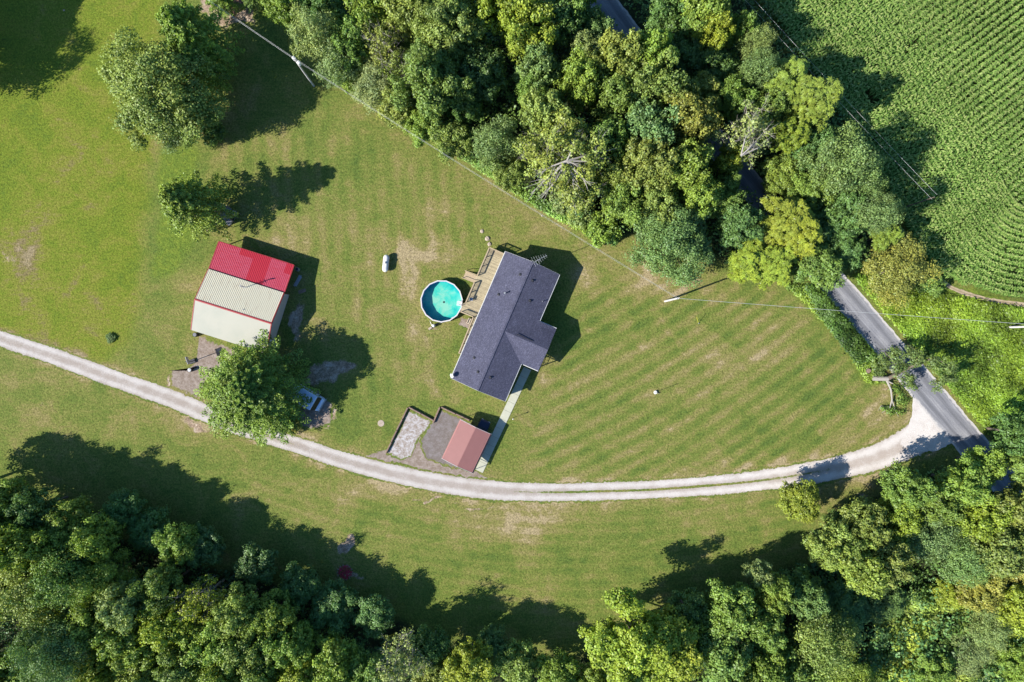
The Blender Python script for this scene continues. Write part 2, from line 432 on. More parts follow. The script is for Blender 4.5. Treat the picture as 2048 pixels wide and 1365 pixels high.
def leaves(C, Nrm, size, aspect=1.5, r=rng):
    """diamond leaf faces at C with normals Nrm"""
    n = len(C); Nrm = Nrm / (np.linalg.norm(Nrm, axis=1, keepdims=True) + 1e-9)
    a = r.normal(size=(n, 3)); u = a - (a * Nrm).sum(1, keepdims=True) * Nrm
    u /= (np.linalg.norm(u, axis=1, keepdims=True) + 1e-9); w = np.cross(Nrm, u)
    s = np.asarray(size).reshape(-1, 1) * np.ones((n, 1))
    bend = Nrm * s * 0.18
    V = np.stack([C - u * s * aspect / 2, C + w * s / 2 + bend, C + u * s * aspect / 2, C - w * s / 2 + bend], 1).reshape(-1, 3)
    F = np.arange(4 * n, dtype=np.int32).reshape(-1, 4)
    return V, F

def strips(C, D, length, width, droop=0.5, r=rng):
    """narrow leaves from C along horizontal-ish D, two quads arching down"""
    n = len(C); L = np.asarray(length).reshape(-1, 1) * np.ones((n, 1)); Wd = np.asarray(width).reshape(-1, 1) * np.ones((n, 1))
    D = D / (np.linalg.norm(D, axis=1, keepdims=True) + 1e-9)
    side = np.cross(D, np.tile([0, 0, 1.0], (n, 1))); side /= (np.linalg.norm(side, axis=1, keepdims=True) + 1e-9)
    up = np.tile([0, 0, 1.0], (n, 1))
    p1 = C + D * L * 0.5; p2 = C + D * L - up * L * droop
    V = np.stack([C - side * Wd * 0.3, C + side * Wd * 0.3, p1 + side * Wd * 0.5, p1 - side * Wd * 0.5, p2 + side * Wd * 0.12, p2 - side * Wd * 0.12], 1).reshape(-1, 3)
    b = np.arange(n, dtype=np.int32)[:, None] * 6
    F = np.concatenate([b + np.array([[0, 1, 2, 3]]), b + np.array([[3, 2, 4, 5]])], 1).reshape(-1, 4)
    return V, F

def sphere_dirs(n, r, up=0.0):
    d = r.normal(size=(n, 3)); d[:, 2] += up
    return d / np.linalg.norm(d, axis=1, keepdims=True)

# ------------------------------------------------------------------ curves in the plan
def catmull(pts, step=0.4):
    p = [np.array(q, float) for q in pts]; p = [2 * p[0] - p[1]] + p + [2 * p[-1] - p[-2]]; out = []
    for i in range(1, len(p) - 2):
        n = max(2, int(np.linalg.norm(p[i + 1][:2] - p[i][:2]) / step))
        for k in range(n):
            t = k / n
            out.append(0.5 * ((2 * p[i]) + (p[i + 1] - p[i - 1]) * t + (2 * p[i - 1] - 5 * p[i] + 4 * p[i + 1] - p[i + 2]) * t * t + (-p[i - 1] + 3 * p[i] - 3 * p[i + 1] + p[i + 2]) * t ** 3))
    out.append(p[-2]); return np.array(out)

def wpts(px): return [P2(*q) for q in px]

ROAD = catmull([(*P2(x, y), w) for x, y, w in [(1090, -140, 2.2), (1180, -30, 2.2), (1262, 78, 2.2), (1340, 172, 2.2), (1425, 280, 2.2), (1508, 380, 2.2), (1600, 490, 2.25),
               (1670, 570, 2.3), (1727, 636, 2.35), (1780, 697, 2.35), (1856, 786, 2.45), (1934, 878, 2.5), (2010, 965, 2.5), (2110, 1075, 2.5), (2250, 1225, 2.5)]], 0.5)
DRIVE = catmull([(*P2(x, y), w / 24, m) for x, y, w, m in [(-120, 636, 30, 0.5), (0, 677, 32, 0.45), (100, 711, 34, 0.4), (180, 740, 36, 0.3), (260, 769, 36, 0.3), (340, 797, 38, 0.3), (400, 822, 38, 0.3), (455, 845, 36, 0.6), (520, 868, 34, 0.7),
                (600, 893, 34, 0.5), (700, 925, 36, 0.45), (800, 951, 38, 0.35), (900, 970, 40, 0.4), (1000, 982, 40, 0.5), (1100, 985, 38, 0.9), (1200, 983, 38, 1.15), (1300, 980, 38, 1.2), (1400, 973, 40, 1.2),
                (1500, 964, 42, 1.0), (1600, 950, 46, 0.85), (1700, 930, 50, 0.4), (1780, 905, 58, 0.15), (1850, 868, 74, 0.0), (1893, 846, 92, 0.0)]], 0.35)

def ribbon(name, C, mat, z, jag=0.0, across=(-1, -0.6, -0.2, 0.2, 0.6, 1), mid=False, widen=1.0):
    n = len(C); T = np.gradient(C[:, :2], axis=0); T /= np.linalg.norm(T, axis=1, keepdims=True); Nn = np.stack([-T[:, 1], T[:, 0]], 1)
    L = np.concatenate([[0], np.cumsum(np.linalg.norm(np.diff(C[:, :2], axis=0), axis=1))])
    def wob(ph):
        return sum(np.sin(L * f + ph * (i + 1)) * a for i, (f, a) in enumerate([(0.31, .4), (0.83, .3), (2.1, .2), (4.7, .16), (9.1, .1)])) 
    V = []; cr = []; al = []; md = []
    for j, a in enumerate(across):
        w = C[:, 2] * widen
        if abs(a) == 1: w = w + jag * (wob(1.7 if a > 0 else 4.1) + rng.normal(size=n) * 0.35)
        V.append(np.concatenate([C[:, :2] + Nn * (w * a)[:, None], np.full((n, 1), z)], 1))
        cr.append(np.full(n, a)); al.append(L); md.append(C[:, 3] if mid else np.zeros(n))
    V = np.concatenate(V); k = len(across)
    i = np.arange(n - 1)
    F = np.concatenate([np.stack([j * n + i, j * n + i + 1, (j + 1) * n + i + 1, (j + 1) * n + i], 1) for j in range(k - 1)])
    me = npmesh(name, V, F[:, ::-1], mat, {'cross': ('POINT', np.concatenate(cr)), 'along': ('POINT', np.concatenate(al)), 'mid': ('POINT', np.concatenate(md))})
    return tag(link(name, me), kind='structure')

# ------------------------------------------------------------------ ground sheet with zones
xs = np.concatenate([[-2500, -900, -400, -200, -140], np.linspace(-105, 105, 421), [140, 200, 400, 900, 2500]])
ys = np.concatenate([[-2500, -900, -400, -200, -120], np.linspace(-75, 75, 301), [120, 200, 400, 900, 2500]])
GX, GY = np.meshgrid(xs, ys)
def vnoise(x, y, s, seed):
    r = np.random.default_rng(seed); G = r.random((64, 64)); u = x / s; v = y / s
    i = np.floor(u).astype(int); j = np.floor(v).astype(int); fu = u - i; fv = v - j; fu = fu * fu * (3 - 2 * fu); fv = fv * fv * (3 - 2 * fv)
    g = lambda a, b: G[a % 64, b % 64]
    return (g(i, j) * (1 - fu) + g(i + 1, j) * fu) * (1 - fv) + (g(i, j + 1) * (1 - fu) + g(i + 1, j + 1) * fu) * fv
WX = GX + (vnoise(GX, GY, 3, 1) - .5) * 2.2 + (vnoise(GX, GY, 1.1, 2) - .5) * 1.2
WY = GY + (vnoise(GX, GY, 3, 3) - .5) * 2.2 + (vnoise(GX, GY, 1.1, 4) - .5) * 1.2
def inpoly(x, y, poly):
    c = np.zeros(x.shape, bool); n = len(poly)
    for i in range(n):
        x0, y0 = poly[i]; x1, y1 = poly[(i + 1) % n]
        if y0 == y1: continue
        k = ((y0 > y) != (y1 > y)) & (x < (x1 - x0) * (y - y0) / (y1 - y0) + x0); c ^= k
    return c
def blur(a, n=1):
    for _ in range(n):
        a = (a + np.roll(a, 1, 0) + np.roll(a, -1, 0)) / 3; a = (a + np.roll(a, 1, 1) + np.roll(a, -1, 1)) / 3
    return a
def zone(px, val=1.0, b=2, warp=True):
    return blur(inpoly(WX if warp else GX, WY if warp else GY, wpts(px)) * val, b)
def blob(px, py, rx, ry, val=1.0, rot=0):
    cx, cy = P2(px, py); dx = WX - cx; dy = WY - cy; c, s_ = cos(rot), sin(rot)
    u = (dx * c + dy * s_) / (rx / K); v = (-dx * s_ + dy * c) / (ry / K)
    return val * np.exp(-(u * u + v * v))

dry = (blob(930, 430, 120, 70, .35) + blob(780, 250, 60, 60, .3) + blob(860, 500, 60, 20, .9) + blob(818, 560, 16, 60, 1.0, .4) + blob(850, 512, 50, 14, .9) + blob(835, 660, 20, 30, .7) + blob(1290, 560, 60, 45, 1.1) + blob(1180, 540, 60, 40, .8) + blob(1080, 420, 90, 40, .6, -.6)
       + blob(890, 265, 45, 30, 1.2, -.5) + blob(970, 345, 60, 25, .6, -.6) + blob(1490, 540, 30, 20, .5) + blob(1380, 580, 50, 22, .9) + blob(1780, 760, 30, 60, .7) + blob(855, 690, 30, 40, .5) + blob(858, 770, 14, 22, .9)
       + blob(1010, 1050, 90, 40, .9) + blob(930, 1040, 60, 30, .7) + blob(1080, 1030, 60, 20, .7) + blob(360, 850, 60, 25, .9) + blob(80, 830, 50, 30, .6) + blob(640, 655, 20, 20, .6)
       + blob(1500, 720, 120, 25, .5, .35) + blob(1300, 690, 90, 14, .6, .5) + blob(30, 510, 40, 50, .9) + blob(120, 590, 120, 60, .35) + blob(560, 470, 60, 40, .3) + blob(720, 980, 100, 25, .6)
       + blob(1560, 640, 60, 30, .5) + blob(1740, 830, 30, 30, .5) + blob(640, 1040, 60, 20, .4) + blob(1700, 960, 50, 22, .6) + blob(990, 770, 40, 14, .9, -.4) + blob(1090, 760, 14, 14, .9) + blob(1340, 840, 60, 30, -.3) + blob(1250, 900, 200, 20, .2)
       + blob(480, 560, 200, 200, .1) + blob(700, 500, 200, 180, .15))
# worn strips beside the drive
dd = np.full(GX.shape, 99.0)
for q in DRIVE[::6]:
    dd = np.minimum(dd, np.hypot(WX - q[0], WY - q[1]) - q[2])
dry = dry + 1.15 * np.exp(-np.maximum(dd, 0) / 0.9)
field = zone([(-400, -300), (300, -300), (330, 0), (300, 280), (270, 660), (200, 735), (-400, 560)], 1.0, 5) + blob(700, 1230, 500, 60, .25) + zone([(820, 0), (860, 40), (850, 130), (800, 110)], 1, 3)
lush = (zone([(318, 285), (400, 300), (395, 430), (390, 490), (350, 560), (300, 560), (310, 400)], 1.0, 3) + zone([(500, 0), (600, 0), (560, 40), (500, 40)], .9, 2)
        + zone([(1690, 545), (1720, 540), (1800, 560), (1930, 570), (2070, 610), (2400, 620), (2400, 1300), (2110, 1010), (1990, 880), (1815, 680)], 1.0, 2)
        + zone([(1560, 560), (1640, 570), (1745, 700), (1770, 770), (1725, 770), (1690, 700), (1620, 620)], 0.9, 2) + blob(300, 650, 25, 20, .4) + blob(90, 800, 40, 20, .5) + blob(200, 1000, 300, 60, .2)
        + zone([(690, 110), (760, 200), (880, 280), (960, 340), (1050, 400), (1150, 450), (1230, 480), (1240, 420), (900, 180)], 1.0, 2))
soil = (blob(16, 515, 26, 34, .55) + blob(465, 30, 50, 18, 1.1, -.1) + blob(420, 0, 30, 30, .8) + blob(365, 765, 26, 40, .9) + blob(655, 745, 60, 22, 1.0, .5) + blob(600, 640, 16, 50, .9) + blob(640, 830, 35, 35, .9) + blob(700, 740, 45, 10, .7)
        + blob(690, 1100, 12, 28, 1.1) + blob(712, 1148, 22, 9, 1.1) + blob(668, 1175, 14, 10, .9) + blob(445, 440, 30, 22, .9) + blob(870, 660, 25, 8, .5) + blob(860, 770, 8, 10, .6) + blob(1725, 1000, 18, 24, .8, .6)
        + blob(1700, 960, 30, 12, .5) + blob(1000, 1310, 30, 14, .6) + blob(1960, 604, 90, 6, .0) + blob(990, 485, 10, 30, .5, .5) + blob(80, 815, 18, 16, .5) + blob(400, 855, 30, 8, .9, -.2) + blob(500, 878, 60, 8, .8, -.3)
        + blob(860, 1000, 60, 5, .8, -.15) + blob(960, 1018, 40, 6, .7, -.1) + blob(1505, 820, 6, 6, .5) + blob(1770, 780, 12, 6, .7) + blob(1090, 900, 10, 10, .4))
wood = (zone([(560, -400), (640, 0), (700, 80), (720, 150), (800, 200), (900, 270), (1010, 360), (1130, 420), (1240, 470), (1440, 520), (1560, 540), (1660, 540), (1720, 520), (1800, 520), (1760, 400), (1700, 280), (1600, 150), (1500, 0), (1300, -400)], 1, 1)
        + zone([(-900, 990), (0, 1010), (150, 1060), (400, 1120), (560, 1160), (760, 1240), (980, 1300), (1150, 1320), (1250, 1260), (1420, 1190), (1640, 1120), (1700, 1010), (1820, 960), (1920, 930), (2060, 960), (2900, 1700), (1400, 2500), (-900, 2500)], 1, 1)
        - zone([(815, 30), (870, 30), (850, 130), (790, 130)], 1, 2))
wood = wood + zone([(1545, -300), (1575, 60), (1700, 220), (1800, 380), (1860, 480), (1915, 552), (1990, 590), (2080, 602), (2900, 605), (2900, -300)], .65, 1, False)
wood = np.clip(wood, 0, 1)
# mowing passes
sph = np.zeros(GX.shape); sam = np.zeros(GX.shape)
east = zone([(1040, 940), (1110, 720), (1180, 560), (1260, 560), (1470, 560), (1590, 590), (1740, 760), (1800, 850), (1740, 900), (1500, 950), (1250, 965)], 1.0, 4, False)
rot = R(26); lx = GX * cos(rot) + GY * sin(rot); ly = -GX * sin(rot) + GY * cos(rot)
ph_e = (ly - 0.0028 * (lx - 5) ** 2) * 2 * pi / 2.35
north = zone([(430, 290), (700, 240), (900, 330), (1000, 440), (980, 490), (850, 560), (700, 640), (640, 520), (440, 480)], .6, 4, False)
ph_n = (GX + 0.06 * GY) * 2 * pi / 2.6
south = zone([(480, 930), (850, 1010), (1200, 1015), (1560, 985), (1640, 1100), (1400, 1180), (1150, 1280), (900, 1200), (800, 1100), (480, 1020)], .5, 4, False)
ph_s = (GY + 0.0035 * (GX - 10) ** 2 * -1) * 2 * pi / 1.9
fieldz = zone([(-200, -200), (300, 0), (290, 300), (270, 640), (-200, 600)], .16, 4, False)
rf = R(50); ph_f = (-GX * sin(rf) + GY * cos(rf)) * 2 * pi / 2.2
midz = zone([(600, 700), (840, 650), (900, 780), (800, 800), (700, 880), (640, 850)], .4, 4, False)
for a_, p_ in ((north, ph_n), (south, ph_s), (fieldz, ph_f), (midz, ph_n * .9), (east, ph_e)):
    k = a_ > sam; sph[k] = p_[k]; sam = np.maximum(sam, a_)
nx, ny = len(xs), len(ys)
ii, jj = np.meshgrid(np.arange(nx - 1), np.arange(ny - 1))
q = (jj * nx + ii).ravel()
F = np.stack([q, q + 1, q + nx + 1, q + nx], 1)
V = np.stack([GX.ravel(), GY.ravel(), np.zeros(GX.size)], 1)
ga = dict(dry=dry, lush=lush, soil=soil, field=field, wood=wood, sphase=sph, samp=sam)
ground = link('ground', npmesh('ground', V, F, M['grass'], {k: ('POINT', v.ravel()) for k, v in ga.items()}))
tag(ground, kind='structure')

road = ribbon('road', ROAD, M['asphalt'], 0.012, 0.10)
drive = ribbon('driveway', DRIVE, M['gravel'], 0.006, 0.30, (-1, -0.75, -0.5, -0.25, 0, 0.25, 0.5, 0.75, 1), True, 1.12)

def flat(name, px, mat, z, edge_in=0.9, label=None, step=0.35, jag=0.12, kind='structure'):
    """irregular flat patch with an 'edge' attribute rising to 1 at its rim"""
    pts = wpts(px); ring = []
    for a, b in zip(pts, pts[1:] + pts[:1]):
        n = max(2, int(hypot(b[0] - a[0], b[1] - a[1]) / step))
        ring += [(a[0] + (b[0] - a[0]) * k / n, a[1] + (b[1] - a[1]) * k / n) for k in range(n)]
    ring = np.array(ring); c = ring.mean(0); d = ring - c; L = np.linalg.norm(d, axis=1, keepdims=True)
    ring = ring + d / L * rng.normal(size=(len(ring), 1)) * jag
    inner = c + d * (1 - edge_in / L).clip(0.2, 1); n = len(ring)
    V = np.concatenate([np.c_[ring, np.full(n, z)], np.c_[inner, np.full(n, z)], [[c[0], c[1], z]]])
    fs = [(i, (i + 1) % n, n + (i + 1) % n, n + i) for i in range(n)] + [(n + i, n + (i + 1) % n, 2 * n) for i in range(n)]
    me = bpy.data.meshes.new(name); me.from_pydata([tuple(v) for v in V], [], fs); me.materials.append(mat); me.update()
    at = me.attributes.new('edge', 'FLOAT', 'POINT'); at.data.foreach_set('value', np.array([1.0] * n + [0.15] * n + [0.0], dtype=np.float32))
    return tag(link(name, me), kind=kind)

apron = flat('driveway_apron', [(1826, 790), (1848, 800), (1872, 836), (1905, 884), (1872, 903), (1835, 905), (1800, 890), (1812, 860), (1824, 830)], M['gravel'], 0.009, 0.4, jag=0.08)
for a_ in ('cross', 'mid'):
    at = apron.data.attributes.new(a_, 'FLOAT', 'POINT'); at.data.foreach_set('value', np.full(len(apron.data.vertices), 0.5 if a_ == 'cross' else 0.0, dtype=np.float32))
flat('parking_bay', [(818, 818), (866, 842), (838, 880), (822, 915), (800, 922), (772, 908)], M['pad_white'], 0.010, 1.0)
flat('carport_bay', [(882, 818), (944, 846), (985, 872), (950, 946), (900, 936), (850, 918), (838, 884), (860, 846)], M['pad_grey'], 0.013, 0.8)
flat('drive_edge', [(728, 912), (768, 898), (805, 908), (832, 872), (850, 848), (884, 900), (950, 940), (985, 962), (960, 974), (860, 960), (740, 932)], M['dirt'], 0.0035, 0.9, jag=.2)
flat('barn_apron', [(398, 668), (432, 682), (478, 698), (450, 740), (410, 770), (392, 800), (340, 775), (338, 742), (372, 742), (392, 712)], M['dirt'], 0.008, 1.2)
flat('van_parking_spot', [(560, 750), (640, 780), (668, 810), (665, 850), (630, 862), (560, 850), (540, 800)], M['dirt'], 0.005, 1.3)
flat('mulch_bed', [(405, -30), (520, -30), (505, 8), (468, 34), (440, 24), (415, 8)], M['mulch'], 0.006, 1.0)
tr_ = catmull([(*P2(x, y), .42, 0.0) for x, y in [(1880, 560), (1905, 577), (1940, 590), (1985, 601), (2050, 610), (2120, 614), (2220, 616)]], .3)
ribbon('field_track', tr_, M['track'], 0.006, .12, (-1, -.5, 0, .5, 1), True)
flat('pad_by_deck', [(920, 634), (945, 640), (936, 660), (915, 650)], M['dirt'], 0.006, 0.5)

# ------------------------------------------------------------------ house
HX, HY = -1.075, 2.364; HR = R(-23.26)
house = thing('house', 'single-storey house with dark grey shingled gable roof beside the round pool', 'house', (HX, HY, 0), HR)
EX, LY, ZE, ZR = 4.75, 11.15, 3.3, 5.0
PX0, PX1, PY0, PY1, ZP = EX, 7.75, -4.5, 2.95, 3.0
prz = 4.9; pym = (PY0 + PY1) / 2
b = MB()
b.slab([(-EX, -LY, ZE), (0, -LY, ZR), (0, LY, ZR), (-EX, LY, ZE)], 0.14)
b.slab([(0, -LY, ZR), (EX, -LY, ZE), (EX, LY, ZE), (0, LY, ZR)], 0.14)
roof = b.build('roof', M['shingle'], house)
# porch roof, cut along its valleys so that it lies just above the main slope
def zmain(x): return ZR - (ZR - ZE) * x / EX
b = MB(); e = 0.025
slopeN = (prz - ZP) / (PY1 - pym)
b.slab([(0.15, pym, prz + e), (PX1, pym, prz - 0.35), (PX1, PY1, ZP), (EX - 0.1, PY1, ZE + 0.05)], 0.10)
b.slab([(0.15, pym, prz + e), (EX - 0.1, PY0, ZE + 0.05), (PX1, PY0, ZP), (PX1, pym, prz - 0.35)], 0.10)
b.build('porch_roof', M['shingle'], house)
b = MB(); b.box((0, 0, ZR + 0.012), (0.30, 2 * LY, 0.03)); b.build('ridge_cap', M['shingle'], house)
b = MB(); b.slab([(2.2, pym + 0.42, 4.82), (5.0, pym + 0.42, 4.60), (5.0, pym + 0.30, 4.64), (2.2, pym + 0.30, 4.86)], 0.03); b.build('ridge_vent', M['darkmetal'], house)
w = 0.35
b = MB()
b.box((0, 0, (ZE - 0.1) / 2 + 0.0), (2 * (EX - w), 2 * (LY - w), ZE - 0.1))
for sy in (-1, 1):
    y = sy * (LY - w); b.add([(-EX + w, y, ZE - .1), (EX - w, y, ZE - .1), (0, y, ZR - 0.17), (-EX + w, y - sy * .1, ZE - .1), (EX - w, y - sy * .1, ZE - .1), (0, y - sy * .1, ZR - .17)], [(0, 1, 2), (3, 4, 5), (0, 2, 5, 3), (1, 2, 5, 4), (0, 1, 4, 3)])
b.build('wall', M['siding'], house)
def gutter(p0, p1):
    MB().tube(p0, p1, 0.065, n=6).build('gutter', M['gutter'], house)
gutter((-EX - .05, -LY, ZE - .08), (-EX - .05, LY, ZE - .08)); gutter((EX + .05, PY1, ZE - .08), (EX + .05, LY, ZE - .08)); gutter((EX + .05, -LY, ZE - .08), (EX + .05, PY0 - .05, ZE - .08))
gutter((EX, PY1 + .05, ZP - .04), (PX1, PY1 + .05, ZP - .04)); gutter((EX, PY0 - .05, ZP - .04), (PX1, PY0 - .05, ZP - .04))
for sy in (-1, 1):
    b = MB()
    for sx in (-1, 1):
        b.slab([(sx * EX, sy * (LY + .005), ZE - .01), (0, sy * (LY + .005), ZR - .01), (0, sy * (LY + .03), ZR - .01), (sx * EX, sy * (LY + .03), ZE - .01)], 0.18)
    b.build('fascia', M['gutter'], house)
# windows and doors
def window(parent, x, y, z, w_, h_, along):
    f = MB()
    d = (0.08, w_ + .14, h_ + .14) if along == 'y' else (w_ + .14, 0.08, h_ + .14)
    f.box((x, y, z), d); o = f.build('window', M['white'], parent)
    g = MB(); d = (0.10, w_, h_) if along == 'y' else (w_, 0.10, h_)
    g.box((x, y, z), d); g.build('pane', M['glass'], o)
for y in (-9, -6.6, 4.8, 7.2, 9.4): window(house, EX - w, y, 1.95, 1.1, 1.1, 'y')
for y in (-8.5, -4, 4.5, 8.5): window(house, -EX + w, y, 1.95, 1.1, 1.1, 'y')
for x in (-2.2, 2.2): window(house, x, LY - w, 1.95, 1.1, 1.1, 'x'); window(house, x, -LY + w, 1.95, 1.1, 1.1, 'x')
d = MB().box((EX - w, -1.5, 1.45), (0.09, 1.0, 2.1)).build('door', M['white'], house); MB().box((EX - w + .07, -1.9, 1.4), (0.05, .05, .12)).build('handle', M['galv'], d)
d = MB().box((-EX + w, 1.2, 2.3), (0.09, 1.7, 2.0)).build('door', M['white'], house); MB().box((-EX + w - .03, 1.2, 2.3), (0.08, 1.4, 1.8)).build('pane', M['glass'], d)
# porch floor, posts, rails, gable wall
porch = MB().box(((PX0 + PX1) / 2 - .3, pym, 0.25), (2.9, PY1 - PY0 - .5, 0.5)).build('porch_floor', M['concrete'], house)
for y in (PY0 + .25, -2.6, 1.0, PY1 - .25):
    MB().box((PX1 - .3, y, (0.5 + ZP - .1) / 2), (.13, .13, ZP - .6)).build('porch_post', M['white'], house)
b = MB(); b.add([(PX1 - .3, PY0 + .2, ZP - .1), (PX1 - .3, PY1 - .2, ZP - .1), (PX1 - .3, pym, prz - .5), (PX1 - .36, PY0 + .2, ZP - .1), (PX1 - .36, PY1 - .2, ZP - .1), (PX1 - .36, pym, prz - .5)], [(0, 1, 2), (3, 4, 5), (0, 1, 4, 3), (1, 2, 5, 4), (0, 2, 5, 3)])
b.build('porch_gable', M['siding'], house)
b = MB()
for z in (.75, 1.4): b.box((PX1 - .3, pym, z), (.06, PY1 - PY0 - .5, .06)); b.box((6.3, PY0 + .25, z), (2.6, .06, .06)); b.box((6.3, PY1 - .25, z), (2.6, .06, .06))
for k in range(22): b.box((PX1 - .3, PY0 + .3 + k * .33, 1.07), (.03, .03, .62))
b.build('porch_railing', M['white'], house)
for x, y in [(-2.75, 6.0), (2.0, 7.3)]: pass
def roofz(x): return ZR - (ZR - ZE) * abs(x) / EX
def hl(px, py, z=4.2):
    X, Y, _ = P(px, py, z); X -= HX; Y -= HY
    return (X * cos(-HR) - Y * sin(-HR), X * sin(-HR) + Y * cos(-HR))
for px, py in [(1040, 550), (1065, 562), (997, 589), (1060, 602), (948, 716), (956, 744), (981, 755)]:
    x, y = hl(px, py); z = roofz(x)
    MB().box((x, y, z + .03), (.42, .42, .04), ry=atan2((ZR - ZE), EX) * (1 if x > 0 else -1)).box((x, y, z + .12), (.26, .26, .16)).build('roof_vent', M['darkmetal'], house, bevel=.02)
for px, py, r_, h_ in [(1010, 587, .10, .75), (1085, 603, .05, .35)]:
    x, y = hl(px, py); z = roofz(x)
    b = MB().tube((x, y, z - .1), (x, y, z + h_), r_); b.tube((x, y, z + h_), (x, y, z + h_ + .1), r_ * 1.7, r_ * 1.2); b.build('flue_pipe', M['galv'], house)
x, y = hl(908, 750, 3.6); z = roofz(x)
d = MB(); d.tube((x, y, z - .05), (x - .15, y - .15, z + .55), .03)
o = d.build('satellite_dish', M['galv'], house)
dd_ = MB(); prof = [(0.02, 0), (0.15, .012), (0.28, .045), (0.38, .09), (0.385, .11), (0.28, .065), (0.15, .03), (0.02, .015)]
dd_.lathe(prof, 20); dish = dd_.build('dish', M['white'], o, smooth=True); dish.location = (x - .2, y - .2, z + .6); dish.rotation_euler = (R(40), R(-35), 0)
MB().tube((x - .2, y - .2, z + .6), (x - .05, y - .55, z + .85), .018).build('feed_arm', M['darkmetal'], o)
# television antenna on its mast beside the north gable
ax, ay = hl(1080, 518, 8.2)
ant = MB().tube((ax, ay, 0), (ax, ay, 8.3), .035, n=6).tube((0.0, LY - .5, ZR + .2), (ax, ay, 7.9), .015, n=5).build('antenna', M['galv'], house)
b = MB(); dirv = np.array([cos(R(50)), sin(R(50))]); per = np.array([-dirv[1], dirv[0]])
b.tube((ax - 1.2 * dirv[0], ay - 1.2 * dirv[1], 8.1), (ax + 1.2 * dirv[0], ay + 1.2 * dirv[1], 8.1), .03, n=5)
for k in range(7):
    s_ = -1.1 + k * .36; L = .85 - .09 * k
    b.tube((ax + s_ * dirv[0] - L * per[0], ay + s_ * dirv[1] - L * per[1], 8.12), (ax + s_ * dirv[0] + L * per[0], ay + s_ * dirv[1] + L * per[1], 8.12), .014, n=4)
b.build('antenna_array', M['galv'], ant)
# deck
DZ = 1.3
deck = MB(); poly = [(-4.35, 10.9), (-7.6, 10.9), (-7.6, 1.1), (-7.95, .7), (-7.75, -.75), (-5.55, -.7), (-5.35, -7.1), (-4.35, -7.1)]
deck.prism(poly, DZ - .18, DZ)
for x in (-7.4, -5.6):
    for y in (10.6, 7.4, 4.2, 1.0, -.5): deck.box((x, y, (DZ - .18) / 2), (.13, .13, DZ - .18))
for y in (-3, -6.8): deck.box((-5.2, y, (DZ - .18) / 2), (.13, .13, DZ - .18))
deck = deck.build('deck', M['deck'], house)
def railing(p0, p1, z0=DZ):
    b = MB(); L = hypot(p1[0] - p0[0], p1[1] - p0[1]); a = atan2(p1[1] - p0[1], p1[0] - p0[0]); c = ((p0[0] + p1[0]) / 2, (p0[1] + p1[1]) / 2)
    b.mi = 0
    b.box((*c, z0 + .95), (L, .16, .045), a); b.box((*c, z0 + .84), (L, .045, .09), a); b.box((*c, z0 + .12), (L, .045, .09), a)
    n = max(1, round(L / 1.7))
    for k in range(n + 1): t = k / n; b.box((p0[0] + (p1[0] - p0[0]) * t, p0[1] + (p1[1] - p0[1]) * t, z0 + .45), (.1, .1, .92), a)
    b.mi = 1; n = max(2, int(L / .13))
    for k in range(1, n): t = k / n; b.box((p0[0] + (p1[0] - p0[0]) * t, p0[1] + (p1[1] - p0[1]) * t, z0 + .48), (.022, .022, .64), a)
    return b.build('railing', [M['rail'], M['baluster']], deck)
railing((-7.52, 10.82), (-7.52, 5.9)); railing((-7.52, 4.6), (-7.52, 1.15)); railing((-7.52, 10.82), (-4.8, 10.82)); railing((-7.7, -.66), (-5.5, -.62)); railing((-5.45, -.7), (-5.28, -7.0))
b = MB()
for k in range(7):
    b.box((-7.75 - k * .3, 5.25, DZ - .12 - k * .17), (.30, 1.2, .05))
for y in (4.66, 5.84):
    b.slab([(-7.6, y - .03, DZ - .05), (-9.85, y - .03, .12), (-9.85, y + .03, .12), (-7.6, y + .03, DZ - .05)], .22)
st = b.build('stairs', M['rail'], deck)
for y in (4.6, 5.9):
    b = MB(); b.tube((-7.6, y, DZ + .92), (-9.85, y, .95), .045, n=6); b.tube((-9.8, y, 0), (-9.8, y, .95), .05, n=6); b.tube((-7.6, y, DZ), (-7.6, y, DZ + .95), .05, n=6); b.build('stair_rail', M['rail'], deck)

# chair and small table on the deck
def hw(x, y, z=0):
    return (HX + x * cos(HR) - y * sin(HR), HY + x * sin(HR) + y * cos(HR), z)
def garden_chair(loc, rz, label, mat):
    t = thing('garden_chair', label, 'chair', loc, rz)
    MB().box((0, 0, .43), (.5, .5, .04)).build('seat', mat, t, bevel=.01)
    MB().box((0, .26, .72), (.5, .04, .5), rx=R(-12)).build('backrest', mat, t, bevel=.01)
    for x in (-.22, .22):
        for y in (-.22, .22): MB().tube((x, y, 0), (x, y, .42), .018, n=6).build('leg', mat, t)
        MB().box((x * 1.1, 0, .64), (.04, .5, .03)).build('armrest', mat, t)
    return t
garden_chair(hw(-6.9, 1.9, DZ), HR + 1.9, 'slim grey metal chair on the wooden deck near the pool', M['galv'])
g = thing('kettle_grill', 'dark kettle grill standing in the shade beyond the north gable of the house', 'grill', hw(-.9, LY + .5)[:2], HR)
MB().lathe([(0.02, .55), (.25, .62), (.32, .8), (.30, .95), (.15, 1.08), (.02, 1.12)], 16).build('bowl', M['darkmetal'], g, smooth=True)
for k in range(3): MB().tube((.2 * cos(k * 2.09), .2 * sin(k * 2.09), .65), (.35 * cos(k * 2.09), .35 * sin(k * 2.09), 0), .02, n=6).build('leg', M['galv'], g)
g = thing('heat_pump', 'dark louvred heat pump unit beside the wooden walkway south of the pool', 'heat pump', P2(939, 643, .8), HR)
MB().box((0, 0, .42), (.75, .95, .78)).build('case', M['tan'], g, bevel=.03)
